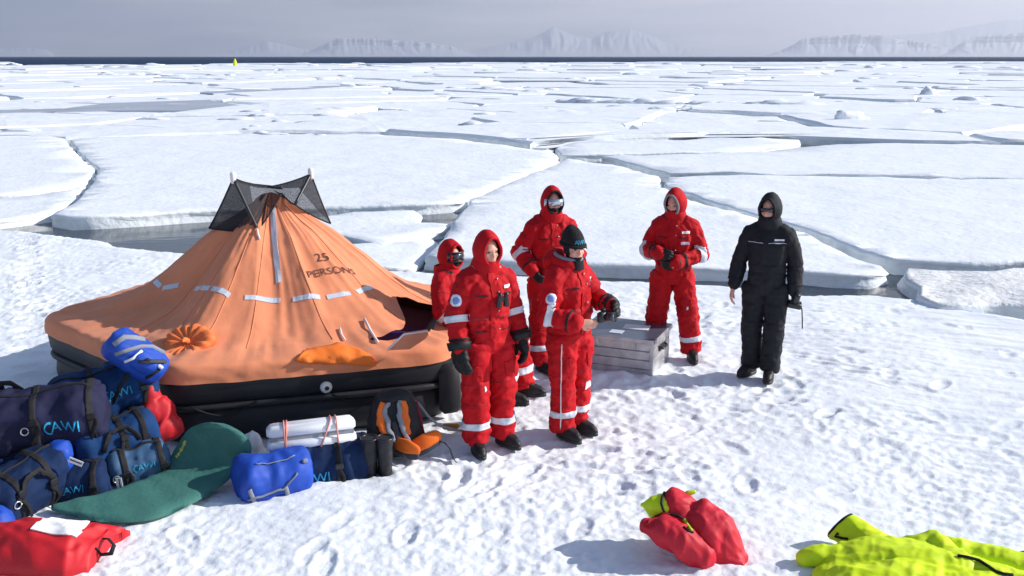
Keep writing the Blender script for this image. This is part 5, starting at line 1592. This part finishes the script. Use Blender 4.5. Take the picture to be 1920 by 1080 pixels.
        # stand-up collar closing the hood below the chin
        mb = MB(); rg = []
        for (zc, rx, ry, dy) in ((-.04, .128, .125, .01), (.01, .118, .122, .0), (.045, .108, .122, -.012), (.075, .095, .112, -.016)):
            c_ = nek + up * zc + T3 @ Vector((0, dy, 0)); rg.append([c_ + T3 @ Vector((math.cos(t) * rx, math.sin(t) * ry, .01 * math.sin(t))) for t in [2 * math.pi * k / 28 for k in range(28)]])
        mb.rings(rg, caps=False); part('collar', mb, m, root)
    elif hood == 'down':
        mb = MB(); rg = []
        for (zc, rx, ry, dy) in ((-.05, .135, .135, .02), (.02, .140, .150, .02), (.065, .125, .15, .025), (.07, .105, .125, .02), (.03, .085, .1, .01)):
            c_ = nek + up * zc + T3 @ Vector((0, dy, 0)); rg.append([c_ + T3 @ Vector((math.cos(t) * rx, math.sin(t) * ry, .028 * math.sin(t))) for t in [2 * math.pi * k / 28 for k in range(28)]])
        mb.rings(rg, caps=False); part('hood', mb, m, root)
        mb = MB(); rg = []
        for (zc, rx, ry, dy) in ((.03, .118, .138, .012), (.085, .106, .13, .012), (.09, .09, .112, .008), (.03, .08, .095, .006)):
            c_ = nek + up * zc + T3 @ Vector((0, dy, 0)); rg.append([c_ + T3 @ Vector((math.cos(t) * rx, math.sin(t) * ry, .028 * math.sin(t))) for t in [2 * math.pi * k / 28 for k in range(28)]])
        mb.rings(rg, caps=False); part('collar_lining', mb, FLEECE, root)
        mb = MB(); mb.ell(nek + up * .02 + T3 @ Vector((0, .13, 0)), (.15, .085, .10)); me2 = remesh(mb, .012, 2); wrinkle(me2, .012, (9, 9, 14), seed); link('hood_fold', me2, m, root)
    # reflective bands cut from the suit
    bm0 = bmesh.new(); bm0.from_mesh(me)
    def band(a, b, t0, t1, rmax=.16, mm=REFL, nm='reflective_band', off=.006):
        a, b = Vector(a), Vector(b); ax = (b - a); L = ax.length; ax /= L
        bm = bm0.copy()
        for t, sg in ((t0, -1), (t1, 1)):
            bmesh.ops.bisect_plane(bm, geom=bm.verts[:] + bm.edges[:] + bm.faces[:], plane_co=a + ax * L * t, plane_no=ax * sg, clear_outer=True)
        dele = [f for f in bm.faces if ((f.calc_center_median() - a) - ax * (f.calc_center_median() - a).dot(ax)).length > rmax]
        bmesh.ops.delete(bm, geom=dele, context='FACES')
        if not bm.faces: bm.free(); return
        # keep the piece wrapped round this limb only
        bm.normal_update()
        r = bmesh.ops.extrude_edge_only(bm, edges=[e for e in bm.edges if e.is_boundary])
        nv = set(q for q in r['geom'] if isinstance(q, bmesh.types.BMVert))
        for q in bm.verts:
            rad = (q.co - a) - ax * (q.co - a).dot(ax); rad.normalize()
            q.co += rad * (off if q not in nv else -.004)
        m2 = bpy.data.meshes.new(nm); bm.to_mesh(m2); bm.free()
        for p_ in m2.polygons: p_.material_index = 0
        return link(nm, m2, mm, root)
    if bands:
        for sd in 'LR':
            if bands in (True, 'all') or 'leg' in bands: band(g['knee' + sd], g['ankle' + sd], .60, .74, .135)
            if bands in (True, 'all') or 'arm' in bands: band(g['elb' + sd], g['wri' + sd], .03, .24, .115)
    for sd in 'LR':
        for (a_, b_, t_) in (('hip', 'knee', .80), ('knee', 'ankle', .18), ('sho', 'elb', .30)):
            band(g[a_ + sd], g[b_ + sd], t_, t_ + .018, .13, SUIT_D if m is SUIT else BLACK, 'seam', .003)
        band(g['elb' + sd], g['wri' + sd], .74, .82, .10, BLACK if m is SUIT else m, 'cuff_strap', .004)
    band(pel, che, .52, .60, .27, SUIT_D if m is SUIT else m, 'waist_band', .002)
    bm0.free()
    # front flap with zip, pockets
    def on(x, z, y=-1.0):
        # a point on the front of the torso; z measured along the spine from the pelvis (0) to the neck (1)
        base = pel + (che - pel) * (z / .62) if z <= .62 else che + (nek - che) * ((z - .62) / .38)
        o_ = base + T3 @ Vector((x, -.6, 0)); h = bv.ray_cast(o_, T3 @ Vector((0, 1, 0)))
        return (h[0], h[1]) if h[0] is not None else (base + T3 @ Vector((x, -.15, 0)), T3 @ Vector((0, -1, 0)))
    def front_patch(nm, x0, x1, z0, z1, mm, nu=6, nv=4, off=.006):
        return patch(nm, bv, [on(x0, z0)[0], on(x1, z0)[0], on(x1, z1)[0], on(x0, z1)[0]], mm, root, nu, nv, off)
    if m is SUIT:
        front_patch('zip_flap', -.032, .032, .02, .95, m, 3, 22, .010)
        for sx in (-1, 1):
            front_patch('chest_pocket_zip', sx * .062, sx * .150, .655, .672, BLACK, 8, 1, .007)
            front_patch('hip_pocket_zip', sx * .075, sx * .15, .16, .175, BLACK, 6, 1, .006)
        for zz in (.2, .45, .7, .86):
            p_, n_ = on(.028, zz); mb = MB(); mb.ell(p_ + n_ * .012, (.007, .007, .007), None, 8, 6); part('snap', mb, STEEL, root)
        front_patch('name_patch', .085, .155, .735, .775, WHITE, 5, 3, .008)
    # thigh pockets
    for sd in 'LR':
        h_, k_ = g['hip' + sd], g['knee' + sd]; sx = 1 if sd == 'L' else -1
        q = []
        for t_, xo in ((.50, -.045), (.50, .045), (.80, .04), (.80, -.04)):
            c_ = h_ + (k_ - h_) * t_; o_ = c_ + Vector((xo + sx * .02, -.5, .25)); hh = bv.ray_cast(o_, (c_ + Vector((xo + sx * .02, 0, 0)) - o_).normalized())
            if hh[0] is not None: q.append(hh[0])
        if len(q) == 4: patch('thigh_pocket', bv, q, m, root, 5, 6, .009)
    for bd in badges:
        if bd == 'sleeveR' or bd == 'sleeveL':
            sd = bd[-1]; a, b = g['sho' + sd], g['elb' + sd]; sx = 1 if sd == 'L' else -1
            q = a + (b - a) * .42; out = Vector((sx * .8, -.65, 0)).normalized()
            h = bv.ray_cast(q + out * .4, -out)
            if h[0] is not None:
                o_ = disc('sleeve_badge', bv, h[0], out, .048, BADGE, root, .008); disc('badge_mark', bv, h[0], out, .028, BADGE_IN, o_, .010, 12)
        if bd == 'belly': front_patch('pocket_label', .08, .155, .545, .59, BADGE, 5, 3, .008)
    if chest_line:
        front_patch('reflective_piping', -.175, -.03, .735, .742, REFL, 10, 1, .007); front_patch('reflective_piping', .02, .175, .735, .742, REFL, 10, 1, .007)
        front_patch('chest_logo', .07, .155, .775, .80, WHITE, 5, 2, .007)
    # hands
    for i, sd in enumerate('LR'):
        e, w = g['elb' + sd], g['wri' + sd]; d = (w - e).normalized()
        if 'hd' + sd in g: d = g['hd' + sd].normalized()
        pm = (palms or {}).get(sd, Vector((-1 if sd == 'L' else 1, .3, 0)))
        sgn = 1 if sd == 'L' else -1
        if gloves[i] == 'bare': hand('hand', root, w + d * .042, d, pm, sgn, SKIN, 1.0, curls[i])
        elif gloves[i] == 'glove': hand('glove', root, w + d * .01, d, pm, sgn, GLOVE, glove_scale[i], curls[i], cuff=.05, bulky=bulky[i])
    if boots:
        for i, sd in enumerate('LR'):
            a = g['ankle' + sd]; boot(root, a, feet_yaw[i], a.z - .10)
    return root, bv, g, hp, on

def binoculars(name, label, loc, rot, parent=None, s=1.0):
    root = empty(name, loc); root.rotation_euler = rot; tag(root, label, 'binoculars')
    for sx in (-1, 1):
        mb = MB(); mb.tube([(sx * .033 * s, 0, .065 * s), (sx * .033 * s, 0, .04 * s), (sx * .036 * s, 0, .0), (sx * .038 * s, 0, -.05 * s), (sx * .038 * s, 0, -.065 * s)], [.020 * s, .021 * s, .024 * s, .028 * s, .028 * s], seg=14); part('barrel', mb, BLACK_PL, root)
        mb = MB(); mb.tube([(sx * .038 * s, 0, -.064 * s), (sx * .038 * s, 0, -.068 * s)], .023 * s, seg=14); part('lens', mb, GLASS, root)
    mb = MB(); mb.box((0, 0, .005 * s), (.04 * s, .02 * s, .05 * s), bev=.005); part('hinge', mb, BLACK_PL, root)
    return root
def camera_body(name, label, loc, rot, lens=.09):
    root = empty(name, loc); root.rotation_euler = rot; tag(root, label, 'camera')
    mb = MB(); mb.box((0, 0, 0), (.135, .055, .09), bev=.012); mb2 = mb; part('housing', mb, BLACK_PL, root)
    mb = MB(); mb.box((0, 0, .055), (.05, .045, .03), bev=.01); part('viewfinder', mb, BLACK_PL, root)
    mb = MB(); mb.tube([(0, -.02, 0), (0, -.05, 0), (0, -lens, 0), (0, -lens - .02, 0)], [.036, .036, .034, .038], seg=18); ln = part('lens_barrel', mb, BLACK_PL, root)
    mb = MB(); mb.tube([(0, -lens - .012, 0), (0, -lens - .022, 0)], .030, seg=16); part('front_glass', mb, GLASS, ln)
    return root

def stand(hipw=.10, fl=(.12, -.02), fr=(-.12, .03), kb=-.02, hz=.92, sh=.180, shz=1.375, neck=1.50):
    return dict(pelvis=(0, 0, hz), chest=(0, .01, 1.28), neck=(0, .015, neck), hipL=(hipw, 0, hz - .04), hipR=(-hipw, 0, hz - .04),
                kneeL=((hipw + fl[0]) / 2 + .015, fl[1] / 2 + kb, .50), kneeR=((-hipw + fr[0]) / 2 - .015, fr[1] / 2 + kb, .50),
                ankleL=(fl[0], fl[1], .12), ankleR=(fr[0], fr[1], .12), shoL=(sh, .015, shz), shoR=(-sh, .015, shz))

# ---- 1 front man, big gloves hanging
j = stand(fl=(.13, -.02), fr=(-.13, -.06))
j.update(elbL=(.255, .02, 1.14), wriL=(.285, -.06, .91), elbR=(-.25, .03, 1.14), wriR=(-.265, -.05, .90))
r1 = build_person('hooded person in red coverall with big hanging black gloves, closest to the raft', (-.205, 7.66), R(30), j, head_yaw=R(2), head_pitch=R(4), gloves=('glove', 'glove'), curls=(.35, .35), glove_scale=(1.3, 1.35), bulky=(1.45, 1.5), badges=('sleeveR',), seed=1, feet_yaw=(R(12), R(-14)), suit_w=1.04)
# ---- 2 man in a black knit hat, hood down, holding a camera
j = stand(fl=(.09, .0), fr=(-.09, -.02), hz=.90, shz=1.355, neck=1.47)
j.update(elbR=(-.27, .0, 1.10), wriR=(-.19, -.23, 1.06), elbL=(.285, -.02, 1.15), wriL=(.20, -.27, 1.14))
j['hdR'] = (.75, -.5, -.12); j['hdL'] = (-.35, -.8, .05)
r2 = build_person('person in red coverall and black knit hat, bare hand on a camera', (.475, 7.93), R(46), j, head_yaw=R(-16), head_pitch=R(2), hood='down', face='balaclava', gloves=('glove', 'bare'), curls=(.55, .35), palms={'R': Vector((.2, .9, .1)), 'L': Vector((-.8, .3, -.2))}, badges=('sleeveR',), seed=2, feet_yaw=(R(8), R(-8)), bulky=(1.4, 1.2), glove_scale=(1.15, 1.0))
# ---- 3 man standing behind, hand at the hip
j = stand(fl=(.12, .06), fr=(-.13, -.12))
j.update(elbR=(-.295, .06, 1.16), wriR=(-.215, -.10, 1.01), elbL=(.27, .0, 1.15), wriL=(.22, -.16, 1.05))
r3 = build_person('hooded person in a red coverall and mirrored glasses standing farthest back behind the knit-hat man', (.39, 9.78), R(14), j, head_yaw=R(6), face='mask', glasses='mirror', curls=(.6, .6), seed=3, trim=KNIT, feet_yaw=(R(20), R(20)))
# ---- 4 man by the crate with hands together
j = stand(fl=(.22, -.02), fr=(-.17, .02))
j.update(elbL=(.275, .03, 1.12), wriL=(.05, -.26, 1.07), elbR=(-.265, .03, 1.14), wriR=(-.13, -.25, 1.17))
j['hdL'] = (-.85, -.25, -.15); j['hdR'] = (.75, -.45, -.05)
r4 = build_person('hooded person in a red coverall looking down at gloved hands behind the crate', (1.66, 10.05), R(-14), j, head_yaw=R(-26), head_pitch=R(14), face='mask', curls=(.6, .6), palms={'L': Vector((-.1, .8, .3)), 'R': Vector((.1, .8, -.2))}, badges=('belly',), seed=4, trim=FLEECE, feet_yaw=(R(15), R(-15)))
# ---- 5 seated man on the raft's edge
j = dict(pelvis=(0, .02, .78), chest=(0, .15, 1.06), neck=(0, .18, 1.24), hipL=(.10, 0, .76), hipR=(-.10, 0, .76), kneeL=(.13, -.46, .62), kneeR=(-.13, -.44, .60), ankleL=(.14, -.52, .17), ankleR=(-.12, -.43, .17),
         shoL=(.178, .18, 1.13), shoR=(-.178, .18, 1.13), elbL=(.28, .03, .96), wriL=(.17, -.24, .83), elbR=(-.27, .13, .92), wriR=(-.22, -.04, .78))
r5 = build_person('hooded person in a red coverall and dark goggles sitting on the raft edge', (-.43, 8.95, -.06), R(74), j, head_yaw=R(-24), glasses='ski', face='mask', curls=(.6, .5), seed=5, feet_yaw=(R(0), R(-6)), palms={'L': Vector((0, .2, -1)), 'R': Vector((.3, .2, -1))}, suit_w=.98)
# ---- 6 man in black
j = stand(fl=(.085, -.05), fr=(-.10, .05), sh=.190, shz=1.40, neck=1.53, hz=.94)
j.update(elbR=(-.265, .03, 1.15), wriR=(-.30, -.03, .92), elbL=(.255, .04, 1.15), wriL=(.27, -.01, .90))
r6 = build_person('bearded person in a black hooded winter suit holding a camera at right', (2.45, 9.38), R(-22), j, m=BLACKS, head_yaw=R(-14), head_pitch=R(4), face='beard', glasses='sun', gloves=('glove', 'bare'), curls=(.7, .4), bands=False, group='person in black', seed=6, chest_line=True, feet_yaw=(R(4), R(-26)), suit_w=1.02, bulky=(1.1, 1))
r3[0].scale = (1.03, 1.03, 1.035)
def world_of(root, p):
    return Matrix.Translation(root.location) @ Matrix.Rotation(root.rotation_euler.z, 4, 'Z') @ Vector(p)
# things held
w = world_of(r6[0], Vector((.28, -.03, .77)))
camera_body('photo_camera', 'black camera hanging from the hand of the man in black', w, (R(-70), R(10), R(-10)), .10)
w2 = empty('wrist_strap', world_of(r6[0], Vector((.335, -.04, .80)))); tag(w2, 'thin dark camera strap dangling beside the man in black', 'strap')
mb = MB(); mb.tube([(0, 0, 0), (.02, 0, -.08), (.03, .0, -.18), (.035, 0, -.26)], .006, seg=6); part('webbing', mb, BLACK, w2)
w = world_of(r2[0], Vector((.03, -.335, 1.09)))
camera_body('photo_camera', 'black camera in the hands of the knit-hat man', w, (R(-8), 0, R(48)), .07)
p_, n_ = r1[4](.045, .60)
w = world_of(r1[0], p_ + n_ * .04); binoculars('binoculars', 'small black binoculars hanging on the chest of the front man', w, (R(6), 0, R(30)), s=.85)
# knit hat
def knit_hat(r):
    root, bv, g, hp, on = r
    mb = MB(); rg = []
    for zc, k, yo in ((.045, 1.10, 0), (.06, 1.14, 0), (.085, 1.12, .004), (.115, 1.02, .006), (.145, .86, .008), (.172, .62, .010), (.188, .34, .010), (.193, .12, .010)):
        rg.append([hp(math.cos(t) * .080 * k * (1 + .02 * math.sin(t * 16)), math.sin(t) * .098 * k * (1 + .02 * math.sin(t * 16)) + .012 + yo, zc + .010 * math.sin(t)) for t in [2 * math.pi * q / 48 for q in range(48)]])
    mb.rings(rg, caps=False); mb.f.append(tuple(len(mb.v) - 48 + k for k in range(48)))
    ht = part('knit_hat', mb, KNIT, root)
    mb = MB(); mb.tube([hp(math.cos(t) * .094, math.sin(t) * .114 + .012, .046 + .010 * math.sin(t)) for t in [2 * math.pi * q / 30 for q in range(31)]], .013, seg=8, caps=False); part('hat_brim', mb, KNIT, ht)
    hb = bvh_of(ht)
    H3x = (hp(1, 0, 0) - hp(0, 0, 0)); H3z = (hp(0, 0, 1) - hp(0, 0, 0))
    lettering('AWI', hb, hp(.0, -.12, .075), H3x, H3z, .048, CYAN, ht, off=.004)
    mb = MB(); rg = []
    for zc, k in ((-.02, .84), (-.075, .90), (-.11, .96), (-.15, 1.02)):
        rg.append([hp(math.cos(t) * .085 * k, math.sin(t) * .100 * k - .002, zc) for t in [2 * math.pi * q / 30 for q in range(30)]])
    mb.rings(rg[1:], caps=False); part('neck_gaiter', mb, KNIT, root)
knit_hat(r2)
# leg zip and torn white patch on the knit-hat man's leg
def leg_zip(r, sd, x):
    root, bv, g, hp, on = r
    pts = []
    for k in range(26):
        t = k / 25; z = .86 - .74 * t
        h = bv.ray_cast(Vector((x * 4, -.10 - .25, z)), (Vector((x * .72, 0, z)) - Vector((x * 4, -.35, z))).normalized())
        if h[0] is not None: pts.append(h[0] + h[1] * .004)
    if len(pts) > 3:
        mb = MB(); mb.tube(pts, .006, seg=6); part('leg_zip', mb, STEEL, root)
leg_zip(r2, 'R', -.13)
def knee_patch(r, x, z, w, h_):
    root, bv, g, hp, on = r
    q = [bv.ray_cast(Vector((xx, -1, zz)), Vector((0, 1, 0)))[0] for xx, zz in ((x - w, z - h_), (x + w, z - h_ * .4), (x + w * .8, z + h_), (x - w * .6, z + h_ * .8))]
    if all(k is not None for k in q): patch('knee_scuff', bv, q, WHITE, root, 4, 4, .006)
knee_patch(r2, .10, .45, .028, .035)
knee_patch(r4, .17, .58, .010, .02)
knee_patch(r1, -.10, .56, .010, .02)
# ================================================================== CLOTHES ON THE SNOW
HIVIS = mat('hi_vis_yellow', (.62, .80, .008), rough=.55, var=.10, vs=5, bump=.35, bs=14, bdist=.01, spec=.35)
HIVIS_D = mat('hi_vis_lining', (.45, .62, .01), rough=.6, var=.1, bump=.3, bs=14, bdist=.01)
REDJ = mat('red_shell_cloth', (.55, .012, .03), rough=.6, var=.14, vs=6, bump=.35, bs=14, bdist=.01, spec=.35)
def cast(bvs, root, u, v, off=.006):
    best = None
    for b in bvs:
        h = b.ray_cast(Vector((0, 0, CAM_H)) - root.location, ray(u, v).normalized())
        if h[0] is not None and (best is None or h[3] < best[3]): best = h
    return best[0] + best[1] * off if best else None
def line_on(name, bvs, root, px, r, m, flat=1.0):
    pts = [q for q in (cast(bvs, root, u, v) for u, v in px) if q is not None]
    if len(pts) > 1:
        mb = MB(); mb.tube(pts, r, seg=8, flat=flat); part(name, mb, m, root)
def red_heap():
    base = un(1300, 1050, 0); root = empty('red_jacket', (base.x, base.y, 0))
    tag(root, 'heaped red jacket with hi-vis yellow hood lining lying on the snow', 'jacket')
    def P(u, v, Y): return unY(u, v, Y) - root.location
    mb = MB()
    # big stuffed body tapering to the lower right corner
    mb.tube([P(1268, 975, 5.92), P(1300, 985, 5.90), P(1332, 1008, 5.86), P(1360, 1034, 5.80), P(1380, 1050, 5.74)], [.10, .165, .185, .135, .06], seg=20, flat=1.0, round_ends=True)
    mb.tube([P(1330, 1035, 5.80), P(1375, 1052, 5.72), P(1392, 1058, 5.68)], [.12, .05, .022], seg=12, flat=.7, round_ends=True)
    # sleeve folded in front, pointing left
    mb.tube([P(1216, 988, 5.80), P(1240, 992, 5.77), P(1275, 1010, 5.74), P(1310, 1035, 5.72)], [.035, .085, .115, .10], seg=16, flat=.8, round_ends=True)
    me = remesh(mb, .010, 2); folds(me, .016, 4.2, (.55, -.2, -.5), 4.0, 3, 3.0); folds(me, .008, 9.0, (.2, .1, 1), 8.0, 2)
    b = link('jacket_body', me, REDJ, root); bvs = [bvh_of(b)]
    mb = MB(); mb.tube([P(1246, 948, 5.97), P(1262, 938, 5.98), P(1285, 946, 5.97), P(1308, 958, 5.95)], [.075, .095, .08, .035], seg=18, flat=.8, round_ends=True)
    mb.tube([P(1270, 960, 5.94), P(1290, 985, 5.88)], [.09, .10], seg=14, round_ends=True)
    me = remesh(mb, .009, 2); folds(me, .009, 7.0, (1, .2, -.4), 2.0, 3); b = link('hood', me, REDJ, root); bvs.append(bvh_of(b))
    mb = MB()
    mb.tube([P(1206, 946, 5.99), P(1222, 944, 5.98), P(1240, 946, 5.97)], [.016, .065, .095], seg=14, flat=.6, round_ends=True)
    mb.tube([P(1222, 952, 5.96), P(1240, 972, 5.92)], [.045, .06], seg=12, flat=.6, round_ends=True)
    me = remesh(mb, .009, 1); folds(me, .008, 8.0, (1, 0, .6), 6.0, 2); b = link('lining', me, HIVIS, root); bvs.append(bvh_of(b))
    mb = MB(); mb.tube([P(1290, 925, 6.0), P(1302, 922, 6.0)], [.02, .012], seg=8, round_ends=True); part('lining_tip', mb, HIVIS, root)
    line_on('pocket_opening', bvs, root, ((1282, 973), (1287, 982), (1292, 991), (1296, 996)), .011, HIVIS_D)
    line_on('pocket_zip', bvs, root, ((1281, 988), (1290, 996), (1299, 999)), .006, BLACK)
    line_on('hem_binding', bvs, root, ((1247, 924), (1241, 934), (1240, 945), (1243, 955), (1248, 962), (1260, 966), (1272, 968), (1282, 974)), .008, BLACK)
    line_on('hem_edge', bvs, root, ((1210, 988), (1218, 976), (1230, 968), (1243, 964), (1256, 965), (1268, 972)), .007, SUIT_D)
red_heap()
def hivis_suit():
    base = un(1660, 1070, 0); root = empty('hi_vis_suit', (base.x, base.y, 0))
    tag(root, 'hi-vis yellow survival suit lying empty on the snow, lower right', 'suit')
    def G(u, v, z): return un(u, v, z) - root.location
    mb = MB(); Z = (0, 0, 1)
    # flat torso, folded sleeves and legs; the cross-sections are wide and low
    mb.tube([G(1560, 1075, .04), G(1600, 1048, .08), G(1660, 1038, .10), G(1730, 1045, .10), G(1790, 1070, .09)], [.10, .15, .17, .18, .16], seg=18, flat=.42, round_ends=True, up=(0, 1, 0))
    mb.tube([G(1620, 1095, .07), G(1740, 1085, .08), G(1850, 1115, .08)], [.2, .24, .22], seg=16, flat=.35, round_ends=True, up=(0, 1, 0))
    mb.tube([G(1511, 1046, .05), G(1530, 1042, .065), G(1570, 1042, .075), G(1620, 1045, .08), G(1650, 1050, .08)], [.042, .052, .055, .07, .08], seg=14, flat=.8, round_ends=True)
    # raised, open collar
    a = (G(1598, 966, .20) - G(1556, 1006, .05)) / 2; c0 = (G(1598, 966, .20) + G(1556, 1006, .05)) / 2
    ax = (G(1660, 1030, .08) - c0).normalized(); bb = a.cross(ax).normalized()
    rings = []
    for t, ka, kb in ((0, 1, .05), (.25, .95, .06), (.5, .9, .07), (.8, .95, .09), (1.0, 1.0, .10)):
        cc = c0 + (G(1660, 1032, .06) - c0) * t
        aa = a * ka if t < .5 else (a * ka).lerp(Vector((.02, .09, .05)), (t - .5) * 1.6)
        rings.append([cc + aa * math.cos(q) + bb * kb * math.sin(q) for q in [2 * math.pi * k / 20 for k in range(20)]])
    mb.rings(rings)
    mb.tube([G(1690, 1030, .08), G(1720, 1022, .11), G(1745, 1013, .13), G(1775, 1035, .12), G(1800, 1065, .10), G(1815, 1095, .08)], [.05, .065, .07, .07, .075, .08], seg=14, flat=.8, round_ends=True)
    mb.tube([G(1755, 1020, .10), G(1830, 1036, .085), G(1910, 1058, .08), G(2020, 1085, .07)], [.085, .085, .085, .075], seg=14, flat=.6, round_ends=True, up=(0, 1, 0))
    mb.tube([G(1790, 1060, .08), G(1860, 1082, .08), G(1980, 1115, .07)], [.10, .11, .10], seg=14, flat=.5, round_ends=True, up=(0, 1, 0))
    me = remesh(mb, .010, 2); folds(me, .016, 3.6, (1, -.35, 0), 5.0, 3, 3.0); folds(me, .008, 8.0, (.4, 1, .2), 2.0, 2)
    b = link('suit_body', me, HIVIS, root); bvs = [bvh_of(b)]
    line_on('zip', bvs, root, ((1796, 1043), (1815, 1046), (1836, 1052), (1852, 1062), (1866, 1072), (1882, 1077), (1900, 1079)), .010, BLACK)
    rim = [c0 - ax * .004 + a * 1.02 * math.cos(q) + bb * .056 * math.sin(q) for q in [2 * math.pi * k / 24 for k in range(25)]]
    mb = MB(); mb.tube(rim, .0085, seg=8, caps=False); part('collar_binding', mb, BLACK, root)
    mb = MB(); mb.tube([G(1514, 1054, .02), G(1535, 1057, .015), G(1560, 1063, .015)], .014, seg=8, round_ends=True); part('glove_seal', mb, BLACK, root)
    line_on('toggle', bvs, root, ((1572, 1000), (1566, 1005), (1578, 1008), (1590, 1010)), .009, BLACK)
hivis_suit()
r_, b_ = blob('rubber_boot', 'black boot tip poking in at the right photo edge beside the yellow suit', 'boot', [((0, 0, 0), (.12, .08, .06)), ((.12, 0, .03), (.12, .08, .09))], RUBBER, un(1925, 1055, .06), wr=.006, body='shaft')
mb = MB(); mb.tube([(-.08, .02, .0), (-.13, .03, .06), (-.10, .03, .04)], .010, seg=6); part('pull_loop', mb, BLACK, r_)
